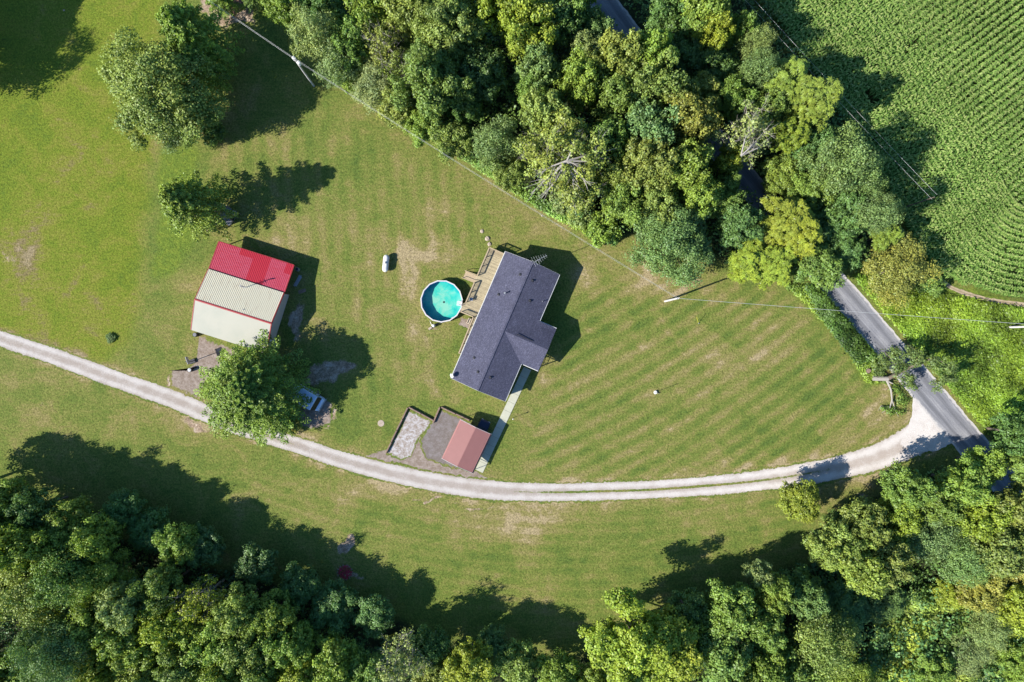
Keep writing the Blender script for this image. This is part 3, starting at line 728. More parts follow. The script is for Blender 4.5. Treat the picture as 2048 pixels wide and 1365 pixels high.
for x in (-.18, .18): MB().box((x, 0, .82), (.16, .8, .03)).build('louvre', M['darkmetal'], g)

# ------------------------------------------------------------------ pool
pc = P(883, 603, 1.3)
pool = thing('swimming_pool', 'round above-ground swimming pool with turquoise water and pale rim', 'swimming pool', pc[:2], R(5))
NP = 15; PR = 3.42
def ring(r0, r1, z0, z1): 
    b = MB(); b.lathe([(r0, z0), (r0, z1), (r1, z1), (r1, z0), (r0, z0)], NP); return b
ring(PR - .1, PR + .09, 1.27, 1.33).build('rim', M['rim'], pool)
ring(PR - .02, PR + .03, 0, 1.27).build('outer_wall', M['siding'], pool)
MB().lathe([(PR - .07, 0.1), (PR - .07, 1.26), (PR - .03, 1.26), (PR - .03, 0.1)], NP).build('liner_wall', M['poolwall'], pool)
MB().lathe([(PR - .035, .10), (1.6, .06), (.01, .05)], NP).build('floor', M['poolfloor'], pool)
MB().lathe([(PR - .08, 1.12), (.01, 1.12)], NP).build('pool_water', M['water'], pool)
for k in range(NP):
    a = 2 * pi * k / NP; MB().box(((PR + .07) * cos(a), (PR + .07) * sin(a), .62), (.08, .12, 1.24), a).build('upright', M['rim'], pool)
MB().lathe([(.02, .08), (.16, .085), (.16, .06)], 10, (.25, -.1, .02)).build('drain', M['darkmetal'], pool)
la = R(-12); b = MB()
for k in range(4): b.box(((PR - .25 - k * .2) * cos(la), (PR - .25 - k * .2) * sin(la), 1.25 - k * .27), (.22, .6, .06), la)
for s_ in (-.32, .32):
    ox, oy = -sin(la) * s_, cos(la) * s_
    b.tube(((PR - .1) * cos(la) + ox, (PR - .1) * sin(la) + oy, 1.3), ((PR - .1) * cos(la) + ox, (PR - .1) * sin(la) + oy, 1.9), .03); b.tube(((PR - .1) * cos(la) + ox, (PR - .1) * sin(la) + oy, 1.9), ((PR - .9) * cos(la) + ox, (PR - .9) * sin(la) + oy, 1.2), .03)
b.build('ladder', M['white'], pool)
pf = thing('pool_pump', 'white and grey pool pump with filter drum on the grass below the pool', 'pump', P2(868, 652), .4)
MB().lathe([(.01, .95), (.18, .9), (.27, .75), (.27, .1), (.01, .1)], 14).build('filter_drum', M['white'], pf, smooth=True)
MB().tube((.35, 0, .18), (.85, .1, .18), .13).build('motor', M['darkmetal'], pf)
MB().tube((-.3, -.05, .15), (-.3, .8, .15), .04).tube((-.3, .8, .15), (-.2, .95, 1.0), .04).build('hose', M['white'], pf)
MB().box((-.75, -.15, .12), (.6, .35, .24), .3).build('base_block', M['stone'], pf)
sk = thing('floating_dispenser', 'small white floating dispenser near the lower right rim in the pool', 'float', P(905, 636, 1.16), 0)
MB().lathe([(.01, .1), (.09, .06), (.13, 0), (.09, -.04), (.01, -.05)], 12).build('float_ring', M['white'], sk, smooth=True)
MB().lathe([(.04, .14), (.04, .05), (.01, .14)], 10).build('cap', M['blue'], sk)

# ------------------------------------------------------------------ barn
BR = R(-17.5)
barn = thing('barn', 'metal barn with red, ribbed cream and smooth white roof sections left of the pool', 'barn', (-44.6, 4.74, 0), BR)
XW = 6.35
zr, ys_, zs = 4.5, -5.1, 2.6
MB().slab([(-XW, ys_, zs), (XW, ys_, zs), (XW, 0, zr), (-XW, 0, zr)], .08).build('white_roof_slope', M['whiteroof'], barn)
def ribbed(name, y0, z0, y1, z1, mat, n=44):
    b = MB(); b.slab([(-XW, y1, z1), (-XW, y0, z0), (XW, y0, z0), (XW, y1, z1)], .06)
    for k in range(n + 1):
        x = -XW + .04 + k * (2 * XW - .08) / n
        b.slab([(x - .035, y1, z1 + .042), (x - .035, y0, z0 + .042), (x + .035, y0, z0 + .042), (x + .035, y1, z1 + .042)], .04)
    return b.build(name, mat, barn)
ribbed('cream_roof_slope', 0.0, zr, 5.25, 3.22, M['cream'])
ribbed('red_roof_slope', 5.1, 3.02, 10.0, 2.6, M['red'])
b = MB(); b.slab([(-XW - .05, -.16, zr + .0), (XW + .05, -.16, zr + .0), (XW + .05, 0, zr + .07), (-XW - .05, 0, zr + .07)], .05); b.slab([(-XW - .05, 0, zr + .07), (XW + .05, 0, zr + .07), (XW + .05, .16, zr + .02), (-XW - .05, .16, zr + .02)], .05)
b.build('ridge_cap', M['redtrim'], barn)
for sx in (-1, 1):
    b = MB(); x = sx * (XW + .07)
    for (y0, z0, y1, z1) in ((ys_, zs, 0, zr), (0, zr, 5.25, 3.22), (5.3, 3.02, 10.0, 2.6)):
        b.slab([(x - .07, y0, z0 + .03), (x + .07, y0, z0 + .03), (x + .07, y1, z1 + .03), (x - .07, y1, z1 + .03)], .22)
    b.build('rake_trim', M['redtrim'], barn)
b = MB(); xw = XW - .12; y0, y1 = ys_ + .15, 5.05
for sx in (-1, 1):
    x = sx * xw; t_ = .08 * sx
    poly = [(y0, 0), (y1, 0), (y1, 3.1), (0, zr - .12), (y0, zs - .02)]
    vs = [(x, a, c) for a, c in poly] + [(x - t_, a, c) for a, c in poly]
    b.add(vs, [(0, 1, 2, 3, 4), (9, 8, 7, 6, 5)] + [(i, (i + 1) % 5, 5 + (i + 1) % 5, 5 + i) for i in range(5)])
    for k in range(36):
        y = y0 + .15 + k * (y1 - y0 - .3) / 35; zt = (zr - .15 + y * (zr - zs) / 5.1) if y < 0 else (zr - .15 - y * (zr - 3.22) / 5.25)
        b.box((x + .02 * sx, y, zt / 2), (.03, .04, zt - .02))
b.box((0, y1 - .04, 1.5), (2 * xw - .2, .08, 3.0)); b.box((-2.6, y0 + .04, 1.25), (7.2, .08, 2.5)); b.box((5.2, y0 + .04, 1.25), (1.9, .08, 2.5))
b.build('wall', M['wallcream'], barn)
MB().box((2.7, y0 + .02, 1.15), (3.0, .06, 2.3)).build('garage_door', M['white'], barn)
d = MB().box((xw + .02, -3.2, 1.05), (.07, .95, 2.1)).build('door', M['white'], barn); MB().box((xw + .08, -2.85, 1.05), (.05, .05, .12)).build('handle', M['darkmetal'], d)
for x in (-XW + .2, -2.1, 2.1, XW - .2):
    MB().box((x, 9.8, 1.25), (.14, .14, 2.5)).build('lean_to_post', M['tie'], barn)
b = MB().tube((-XW, 10.05, 2.56), (XW, 10.05, 2.56), .06, n=6)
for k in range(12): b.box((1.6 + k * .34, 10.1, 2.62), (.12, .06, .06))
b.build('eave_gutter', M['redtrim'], barn)
# weather-vane pole on the cream slope
an = MB(); ax_, ay_ = -.75 + 0.9, 1.55
def bl(px, py, z):
    X, Y, _ = P(px, py, z); X += 44.6; Y -= 4.74
    return (X * cos(-BR) - Y * sin(-BR), X * sin(-BR) + Y * cos(-BR))
ax_, ay_ = bl(489, 574, 4.2); zb = zr - ay_ * (zr - 3.22) / 5.25
an.tube((ax_, ay_, zb), (ax_, ay_, zb + 2.6), .06, n=6)
o = an.build('antenna_mast', M['galv'], barn)
b = MB()
for k, L in ((0, .5), (1, .42), (2, .34)): b.tube((ax_ - L, ay_ + .1 * k, zb + 1.0 + .35 * k), (ax_ + L, ay_ - .1 * k, zb + 1.0 + .35 * k), .035, n=5)
b.tube((ax_, ay_, zb + .9), (ax_, ay_, zb + 2.4), .07).tube((ax_, ay_, zb + 2.3), (ax_ + .25, ay_, zb + 2.75), .1, .08); b.build('antenna_arm', M['galv'], o)
x, y = bl(487, 620, 4.2); MB().tube((x, y, zr - y * .244 - .05), (x, y, zr - y * .244 + .2), .07).build('roof_vent', M['galv'], barn)

# clutter by the barn, hoop, bins
def barrel(loc, label, mat, r_=.3, h_=.85, lid=None):
    t = thing('barrel', label, 'barrel', loc)
    MB().lathe([(.01, 0), (r_ * .92, 0), (r_, h_ * .25), (r_ * .97, h_ * .5), (r_, h_ * .75), (r_ * .92, h_), (r_ * .85, h_), (r_ * .85, h_ - .04), (.01, h_ - .04)], 18).build('drum', mat, t, smooth=False)
    MB().lathe([(r_ * .84, h_ - .03), (.01, h_ - .01)], 18).build('lid', lid or M['darkmetal'], t)
barrel(P2(394, 670), 'dark barrel at the lower left corner of the barn', M['darkmetal'], .36, .9, M['slate'])
barrel(P2(383, 740), 'black barrel with pale lid below the basketball hoop', M['darkmetal'], .36, .8, M['galv'])
barrel(P2(597, 540), 'pale barrel by the north-east corner of the barn', M['galv'], .3, .9)
hoop = thing('basketball_hoop', 'basketball hoop on a black base at the edge of the barn apron', 'basketball hoop', P2(386, 723), R(20))
MB().box((0, 0, .16), (1.05, .75, .3)).build('base', M['darkmetal'], hoop, bevel=.08)
MB().tube((0, 0, .2), (0, 0, 2.6), .06).tube((0, 0, 2.5), (.55, 0, 2.95), .05).build('pole', M['darkmetal'], hoop)
MB().box((.62, 0, 3.0), (.05, 1.25, .85)).build('backboard', M['galv'], hoop)
b = MB(); 
for k in range(16):
    a0, a1 = 2 * pi * k / 16, 2 * pi * (k + 1) / 16; b.tube((.9 + .23 * cos(a0), .23 * sin(a0), 2.75), (.9 + .23 * cos(a1), .23 * sin(a1), 2.75), .015, n=5)
b.build('rim', M['orange'], hoop)
def boards(loc, rz, label, mat, n=6, L=2.2, w_=.16):
    t = thing('board_pile', label, 'lumber', loc, rz)
    for k in range(n):
        MB().box((random.uniform(-.1, .1), (k % 3 - 1) * (w_ + .03), .03 + .05 * (k // 3)), (L * random.uniform(.8, 1), w_, .04), random.uniform(-.05, .05)).build('board', mat, t)
boards(P2(596, 562), R(60), 'grey boards leaning in the shade by the barn', M['galv'])
boards(P2(582, 640), R(75), 'pale boards stacked in shade along the barn side wall', M['stone'])
boards(P2(604, 583), R(20), 'short brown boards dropped in the shade right of the barn', M['tie'], 4, 1.4)
t = thing('concrete_step', 'pale concrete step below the barn corner beside the big tree', 'step', P2(546, 690), BR)
MB().box((0, 0, .1), (1.3, .9, .2)).box((0, -.25, .25), (1.1, .45, .1)).build('step_block', M['concrete'], t, bevel=.02)

# ------------------------------------------------------------------ carport and car
cp = thing('carport', 'open-sided carport with pink-brown ribbed metal roof beside the driveway', 'carport', (-7.4, -17.2, 0), R(-25.4))
prof = [(-2.87, 2.02), (-2.80, 2.2), (-2.6, 2.34), (0, 2.92), (2.6, 2.34), (2.80, 2.2), (2.87, 2.02)]
b = MB(); ly_ = 3.5
for (x0, z0), (x1, z1) in zip(prof, prof[1:]): b.slab([(x0, -ly_, z0), (x1, -ly_, z1), (x1, ly_, z1), (x0, ly_, z0)], .05)
for side in (-1, 1):
    for k in range(27):
        y = -ly_ + .13 + k * .258
    for k in range(12):
        x = side * (.12 + k * .225); z = 2.92 - abs(x) * (.58 / 2.6)
        b.box((x, 0, z + .02), (.05, 2 * ly_, .06))
b.build('roof', M['pink'], cp)
for y in (-ly_ - .02, ly_ + .02):
    b = MB()
    for (x0, z0), (x1, z1) in zip(prof, prof[1:]): b.tube((x0, y, z0 + .02), (x1, y, z1 + .02), .03, n=5)
    b.build('roof_trim', M['gutter'], cp)
for x in (-2.78, 2.78):
    for y in (-3.35, -1.1, 1.1, 3.35): MB().box((x, y, 1.05), (.07, .07, 2.1)).build('post', M['white'], cp)
b = MB()
for x in (-2.78, 2.78): b.box((x, 0, 2.06), (.06, 6.8, .06))
for y in (-3.35, 0, 3.35): b.box((0, y, 2.2), (5.4, .05, .05))
b.build('frame', M['white'], cp)
# side sheet closing most of the east side
MB().box((2.86, 1.0, 1.5), (.03, 4.6, 1.1)).build('side_panel', M['pink'], cp)

def wheel(parent, x, y, r_=.32, w_=.22):
    t = MB().tube((x - w_ / 2, y, r_), (x + w_ / 2, y, r_), r_, n=20).build('wheel', M['tyre'], parent)
    MB().tube((x - w_ / 2 - .01, y, r_), (x + w_ / 2 + .01, y, r_), r_ * .6, n=14).build('rim', M['galv'], t)
def loft(sections):
    """closed body from cross sections [(y, halfwidth_low, z_low, halfwidth_high, z_high)]"""
    b = MB(); vs = []; fs = []
    for y, w0, z0, w1, z1 in sections:
        vs += [(-w0, y, z0), (-w0, y, (z0 + z1) / 2), (-w1, y, z1), (w1, y, z1), (w0, y, (z0 + z1) / 2), (w0, y, z0)]
    for k in range(len(sections) - 1):
        for i in range(6): fs.append((k * 6 + i, k * 6 + (i + 1) % 6, (k + 1) * 6 + (i + 1) % 6, (k + 1) * 6 + i))
    n = (len(sections) - 1) * 6
    fs += [tuple(range(6)), tuple(range(n + 5, n - 1, -1))]; b.add(vs, fs); return b
car = thing('parked_car', 'dark navy car under the pink-brown carport roof, hood showing at its north end', 'car', (-5.6 + .35, -15.2, 0), R(-25.4))
loft([(-2.25, .78, .35, .7, .75), (-2.1, .88, .28, .82, .92), (-1.0, .9, .25, .86, .98), (.9, .9, .25, .86, .96), (2.0, .86, .28, .78, .82), (2.25, .76, .35, .66, .66)]).build('body', M['carpaint'], car, bevel=.05)
loft([(-1.75, .74, .95, .66, .98), (-1.1, .78, .96, .62, 1.42), (.2, .78, .96, .62, 1.45), (1.0, .76, .94, .68, .98)]).build('cabin', M['glass'], car, bevel=.03)
MB().box((0, -.45, 1.455), (1.2, 1.35, .03)).build('roof', M['carpaint'], car, bevel=.01)
for x in (-.82, .82):
    for y in (-1.4, 1.4): wheel(car, x, y)
    MB().box((x * .72, 2.22, .62), (.3, .08, .12)).build('headlight', M['lamp'], car); MB().box((x * 1.12, .75, 1.0), (.16, .1, .1)).build('mirror', M['carpaint'], car)

# ------------------------------------------------------------------ motorhome under the tree
vz = 2.7
c0 = np.array(P2(567, 755, vz)); c1 = np.array(P2(634.5, 794, vz)); c2 = np.array(P2(621, 822.6, vz))
dv = (c1 - c0) / np.linalg.norm(c1 - c0); ang = atan2(dv[1], dv[0]); wv = np.linalg.norm(c2 - c1)
ctr = (c1 + c2) / 2 - dv * 3.2
van = thing('motorhome', 'white boxy motorhome half hidden beneath the big feathery tree by the barn', 'motorhome', (ctr[0], ctr[1], 0), ang - pi / 2)
hw_ = wv / 2
MB().box((0, -.1, 1.6), (2 * hw_, 6.4, 2.15)).build('body', M['van_skytint'], van, bevel=.12)
loft([(3.05, hw_ * .98, .5, hw_ * .92, 1.5), (3.8, hw_ * .95, .5, hw_ * .86, 1.35), (4.05, hw_ * .85, .55, hw_ * .75, 1.1)]).build('hood', M['van_skytint'], van, bevel=.08)
MB().add([(-hw_ * .9, 3.12, 2.4), (hw_ * .9, 3.12, 2.4), (hw_ * .88, 3.62, 1.45), (-hw_ * .88, 3.62, 1.45), (-hw_ * .9, 3.06, 2.4), (hw_ * .9, 3.06, 2.4), (hw_ * .88, 3.3, 1.42), (-hw_ * .88, 3.3, 1.42)], [(0, 1, 2, 3), (4, 7, 6, 5), (0, 4, 5, 1), (1, 5, 6, 2), (3, 2, 6, 7), (0, 3, 7, 4)]).build('windshield', M['glass'], van)
MB().box((0, 4.12, .6), (2 * hw_ * .98, .14, .22)).build('bumper', M['galv'], van, bevel=.04)
MB().box((0, -.5, 2.78), (.6, .9, .2)).build('roof_unit', M['white'], van, bevel=.05)
for x in (-.35, .4): MB().box((x, 1.6 + x, 2.70), (.4, .4, .08)).build('roof_hatch', M['lamp'], van)
for s_ in (-1, 1):
    for y in (-2.0, 2.6): wheel(van, s_ * (hw_ - .14), y, .38, .26)
    MB().box((s_ * (hw_ + .12), 3.15, 1.7), (.2, .1, .3)).build('mirror', M['darkmetal'], van)
    MB().box((s_ * (hw_ + .012), -.4, 1.9), (.02, 1.6, .6)).build('window', M['glass'], van)
    MB().box((s_ * hw_ * .6, 4.08, .9), (.3, .06, .18)).build('headlight', M['lamp'], van)

# ------------------------------------------------------------------ playhouse by the small cedar
ph = thing('playhouse', 'small playhouse with hipped blue-grey roof beneath the tree left of the barn', 'playhouse', P2(452, 431, 1.5), R(-28))
MB().box((-.1, 0, .75), (1.9, 2.1, 1.5)).build('wall', M['tan'], ph)
b = MB(); b.add([(-1.4, -1.4, 1.9), (.5, -1.4, 1.9), (.5, 1.4, 1.9), (-1.4, 1.4, 1.9), (-.35, -.45, 2.7), (-.35, .45, 2.7), (-1.4, -1.4, 1.84), (.5, -1.4, 1.84), (.5, 1.4, 1.84), (-1.4, 1.4, 1.84)],
                [(0, 1, 4), (1, 2, 5, 4), (2, 3, 5), (3, 0, 4, 5), (6, 7, 8, 9), (0, 6, 7, 1), (1, 7, 8, 2), (2, 8, 9, 3), (3, 9, 6, 0)]); b.build('roof', M['slate'], ph)
MB().slab([(.6, -1.3, 1.75), (1.35, -1.3, 1.55), (1.35, -.35, 1.55), (.6, -.35, 1.75)], .05).build('awning', M['slate'], ph)
MB().slab([(.65, .45, 1.6), (1.4, .45, 1.5), (1.4, 1.3, 1.5), (.65, 1.3, 1.6)], .05).build('platform', M['tan'], ph)
for x, y in ((1.3, -1.25), (1.3, -.4), (1.35, .5), (1.35, 1.25)): MB().box((x, y, .75), (.08, .08, 1.5)).build('post', M['tie'], ph)
MB().box((.87, 0, .8), (.05, .6, 1.3)).build('door', M['darkmetal'], ph)

# ------------------------------------------------------------------ propane tank
pt = thing('propane_tank', 'white propane tank lying on the lawn between barn and pool', 'propane tank', P2(771.5, 527, .8), R(84))
prof = [(.01, 0)] + [(.5 * sin(a), .5 - .5 * cos(a)) for a in np.linspace(.3, pi / 2, 5)] + [(.5, 2.4)] + [(.5 * cos(a), 2.4 + .5 * sin(a)) for a in np.linspace(.3, 1.35, 5)] + [(.01, 2.9)]
o = MB().lathe(prof, 20, (0, 0, -1.45)).build('tank', M['white'], pt, smooth=True); o.rotation_euler = (0, pi / 2, 0); o.location = (0, 0, .72)
MB().lathe([(.16, 0), (.18, .14), (.1, .22), (.01, .24)], 14, (.05, 0, 1.2)).build('valve_cover', M['galv'], pt, smooth=True)
for x in (-.85, .85): MB().box((x, 0, .12), (.18, .8, .24)).build('support', M['stone'], pt)

# ------------------------------------------------------------------ walkway, ties, lid, stones
sw = MB(); a0 = np.array(P2(1055, 737)); a1 = np.array(P2(958, 943)); dv = (a1 - a0); L = np.linalg.norm(dv); dv /= L; pv = np.array([-dv[1], dv[0]])
n = int(L / 1.5)
for k in range(n):
    c = a0 + dv * (k + .5) * L / n; sw.box((c[0], c[1], .03), (L / n - .03, 1.35, .1), atan2(dv[1], dv[0]))
tag(sw.build('walkway', M['concrete']), kind='structure')
def ties(px0, px1, label, seed=0):
    a = np.array(P2(*px0)); c = np.array(P2(*px1)); v = c - a; L = np.linalg.norm(v); v /= L; ang = atan2(v[1], v[0])
    t = thing('retaining_timber', label, 'timber edging', (*((a + c) / 2), 0), ang); rr = random.Random(seed)
    n = max(1, round(L / 2.4)); s_ = L / n
    for k in range(n):
        x = -L / 2 + (k + .5) * s_
        MB().box((x, rr.uniform(-.02, .02), .13), (s_ - .04, .22, .26), rr.uniform(-.01, .01)).build('timber', M['tie'], t, bevel=.02)
        MB().box((x + rr.uniform(-.1, .1), -.05 + rr.uniform(-.02, .02), .36), (s_ - .1, .2, .2), rr.uniform(-.015, .015)).build('timber', M['tie'], t, bevel=.02)
ties((817, 815), (773, 906), 'long dark timber edging on the left side of the pale stone bay', 1)
ties((819, 814), (868, 841), 'timber edging along the top of the pale stone bay', 2)
ties((866, 846), (880, 814), 'short timber edging between the pale and the grey parking bays', 3)
ties((883, 814), (941, 841), 'timber edging along the top of the grey bay by the carport', 4)
t = thing('septic_lid', 'flat round tan lid set in the grass left of the pale stone bay', 'lid', P2(762, 847))
MB().lathe([(.55, 0), (.55, .03), (.5, .045), (.01, .05)], 16).build('cover', M['stone'], t); MB().box((0, 0, .06), (.2, .04, .03)).build('grip', M['tie'], t)
def rock(loc, r_, label, mat='stone', group=None, seed=0):
    rr = np.random.default_rng(seed); me = MB(); prof = [(.01, r_ * .55), (r_ * .6, r_ * .5), (r_, r_ * .2), (r_ * .95, 0)]; me.lathe(prof, 9)
    me.v = [(x * (1 + rr.normal() * .12), y * (1 + rr.normal() * .12), max(0, z * (1 + rr.normal() * .12))) for x, y, z in me.v]
    o = me.build('rock', M[mat], loc=(loc[0], loc[1], 0)); o.rotation_euler = (0, 0, seed); return tag(o, label, 'rock', group)
rock(P2(964, 463), .32, 'flat tan rock in the lawn above the deck, topmost of a short line', group='rocks above the deck', seed=1)
rock(P2(975, 478), .42, 'broad tan rock in the lawn above the deck, middle of a short line', group='rocks above the deck', seed=2)
rock(P2(979, 489), .35, 'tan rock closest to the upper end of the deck', group='rocks above the deck', seed=3)
for i, (x, y, lb) in enumerate([(1112, 428, 'small pale rock at the wood edge above the power wires'), (1084, 432, 'small pale rock under the power wires above the house'), (128, 21, 'tiny white stone lying in the grass at the top left'), (1296, 541, 'small pale stone in dry grass left of the blue-green tree')]):
    rock(P2(x, y), .16, lb, seed=10 + i)
t = thing('fire_ring', 'round bed of red stones in tree shade on the lower lawn', 'fire ring', P2(690, 1145), 0)
b = MB(); rr = np.random.default_rng(5)
for k in range(160):
    a = rr.uniform(0, 2 * pi); r_ = 1.15 * math.sqrt(rr.uniform(0, 1)); s_ = rr.uniform(.08, .17)
    b.box((r_ * cos(a), r_ * sin(a), s_ * .4), (s_, s_ * 1.2, s_), a, rr.uniform(-.4, .4), rr.uniform(-.4, .4))
b.build('red_stones', M['redstone'], t)
b = MB()
for k in range(14): b.box((1.25 * cos(k * .449), 1.2 * sin(k * .449), .06), (.2, .3, .14), k * .8)
b.build('stone_border', M['tie'], t)

# ------------------------------------------------------------------ small posts
t = thing('yard_lamp', 'slim dark yard lamp post right of the pale walkway', 'lamp post', P2(1026, 836))
MB().tube((0, 0, 0), (0, 0, 1.75), .035).build('post', M['darkmetal'], t); MB().lathe([(.01, 1.72), (.09, 1.76), (.11, 1.95), (.06, 2.03), (.01, 2.05)], 10).build('lantern', M['lamp'], t)
t = thing('garden_flag', 'garden flag on a slim pole above a white planter in the striped lawn', 'flag', P2(1310, 785), R(22))
MB().lathe([(.01, 0), (.2, 0), (.3, .32), (.26, .34), (.01, .3)], 14).build('planter', M['white'], t)
MB().tube((0, 0, .1), (0, 0, 3.1), .03).build('pole', M['galv'], t)
MB().add([(0.02, 0, 3.05), (.02, 0, 1.95), (.35, .04, 1.85), (.75, -.03, 1.6), (.62, 0, 2.2), (.35, .05, 2.8)], [(0, 1, 2, 3, 4, 5)]).slab([(0, -.01, 3.05), (.62, -.01, 2.2), (.62, .01, 2.2), (0, .01, 3.05)], .02).build('flag_cloth', M['darkmetal'], t)
t = thing('guy_marker', 'thin yellow guy-wire marker standing alone in the lawn near the right pole', 'marker', P2(1397, 647))
MB().tube((0, 0, 0), (-.75, .95, 1.6), .035, n=6).build('guard', M['yellow'], t); MB().tube((0, 0, 0), (0, 0, .2), .08, n=8).build('anchor', M['galv'], t)

# ------------------------------------------------------------------ utility poles and wires
def pole(base, h, label, lean=(0, 0), trans=False, arm=None, mat='polewood', rr=1.0):
    t = thing('utility_pole', label, 'utility pole', base)
    top = (lean[0], lean[1], h)
    mid = (lean[0] * .4, lean[1] * .4, h * .55)
    MB().tube((0, 0, 0), mid, .17 * rr, .15 * rr, n=12).tube(mid, top, .15 * rr, .12 * rr, n=12).build('shaft', M[mat], t, smooth=False)
    if trans:
        for dx, dy, s_ in ((-.35, .42, 1), (.42, -.30, 1.1)):
            o = MB().lathe([(.01, 0), (.24 * s_, 0), (.26 * s_, .1), (.26 * s_, .75), (.2 * s_, .82), (.01, .85)], 16, (dx + top[0], dy + top[1], h - 1.3)).build('transformer', M['white'], t, smooth=False)
            MB().lathe([(.05, 0), (.07, .1), (.03, .25), (.01, .28)], 8, (dx + top[0], dy + top[1], h - .46)).build('bushing', M['white'], o)
    if arm is not None:
        a = arm; MB().box((top[0], top[1], h - .35), (1.5, .1, .12), a).build('crossarm', M['polewood'], t)
    for s_ in (() if rr < 1 else (-.18, .18)):
        MB().lathe([(.04, 0), (.06, .06), (.04, .14), (.01, .16)], 8, (top[0] + s_, top[1] + s_ * .5, h - .02)).build('insulator', M['white'], t)
    return t
pA = P2(628, 172); pB = P2(1330, 603); pC = P2(2014, 655); pD = P2(1800, 418)
topB = P(1356, 597, 9.6)
pole(pA, 10.0, 'utility pole with two grey transformers standing in tree shade at upper left', trans=True, lean=(P(589, 118, 10)[0] - pA[0], P(589, 118, 10)[1] - pA[1]))
pole(pB, 9.6, 'bare leaning utility pole casting a long shadow on the right lawn', lean=(topB[0] - pB[0], topB[1] - pB[1]))
pole(pC, 9.5, 'utility pole in green weeds at the right edge of the photo', arm=R(80))
t = pole(pD, 9.0, 'thin dark utility pole at the lower edge of the cornfield beside the wood', mat='bark', rr=.6)
def span(p0, p1, sag, label, offs=((-.12, .12), (.12, -.12)), r_=.022):
    t = thing('power_line', label, 'power line', (0, 0, 0), 0, 'overhead power lines')
    for ox, oy in offs:
        pts = []
        for k in range(33):
            u = k / 32; pts.append((p0[0] + (p1[0] - p0[0]) * u + ox, p0[1] + (p1[1] - p0[1]) * u + oy, p0[2] + (p1[2] - p0[2]) * u - sag * 4 * u * (1 - u)))
        MB().path(pts, [r_] * 33, 4).build('wire', M['wire'], t)
tA = P(589, 118, 10)
span(P(330, -60, 9.6), tA, .4, 'pair of wires from the top edge down to the transformer pole', ((-.25, .25), (.25, -.25)), .015)
span(tA, topB, 1.3, 'pair of wires crossing the lawn above the house between two poles', ((-.16, .18), (.16, -.18)), .011)
span(topB, (pC[0], pC[1], 9.4), .8, 'wire running from the leaning pole over the paved road to the right edge', ((0, 0),), .024)
span(P(1400, -110, 9.5), (pD[0], pD[1], 8.9), .5, 'pair of thin wires crossing the cornfield corner beside the wood', ((-.35, -.3), (.45, .35)), .012)

# ------------------------------------------------------------------ trees: prototypes
def crown_clumpy(seed, Rr=4.5, Hh=10.0, nb=34, ns=14, nl=22, leaf=.30, zc=.62, flat_=.40, lobe=.26, open_=0.15):
    r = np.random.default_rng(seed)
    # boughs spread over an irregular dome
    B = []; tries = 0
    ax = r.uniform(0, 2 * pi); el = r.uniform(.85, 1.0)
    lump = [(r.uniform(0, 2 * pi), r.integers(2, 6), r.uniform(.05, .13)) for _ in range(4)]
    while len(B) < nb and tries < 4000:
        tries += 1
        d = sphere_dirs(1, r, .35)[0]
        if d[2] < -.45: continue
        az = atan2(d[1], d[0]); m = 1 + sum(a * cos(k * az + p) for p, k, a in lump)
        f = r.uniform(.55, .86) * m if len(B) > nb // 5 else r.uniform(.1, .5)
        c = np.array([d[0] * Rr * f, d[1] * Rr * f * el, Hh * zc + d[2] * Hh * flat_ * (f + .1)])
        if all(np.linalg.norm((c - q[0]) * (1, 1, .8)) > Rr * lobe * .95 for q in B) or tries > 2500: B.append((c, Rr * lobe * r.uniform(.7, 1.25)))
    C = []; Nn = []; T = []; Hu = []
    for c, rb in B:
        bt = r.uniform(.36, .62); bh = r.uniform(.38, .62)
        sd = sphere_dirs(ns, r, .45); sc = c + sd * rb * r.uniform(.55, 1.0, (ns, 1)) * (1, 1, .75)
        for k in range(ns):
            if r.random() < open_: continue
            rs = rb * r.uniform(.28, .46); ld = sphere_dirs(nl, r, .35)
            C.append(sc[k] + ld * rs * r.uniform(.45, 1.5, (nl, 1))); Nn.append(ld * .8 + sd[k] * .35 + (0, 0, .35) + r.normal(size=(nl, 3)) * .45)
            T.append(np.clip(bt + r.uniform(-.1, .1) + r.normal(size=nl) * .13, 0, 1)); Hu.append(np.clip(bh + r.normal(size=nl) * .12, 0, 1))
    C = np.concatenate(C); Nn = np.concatenate(Nn); T = np.concatenate(T); Hu = np.concatenate(Hu)
    V, F = leaves(C, Nn, leaf * r.uniform(.6, 1.35, len(C)), 1.4, r)
    return V, F, T, Hu, B

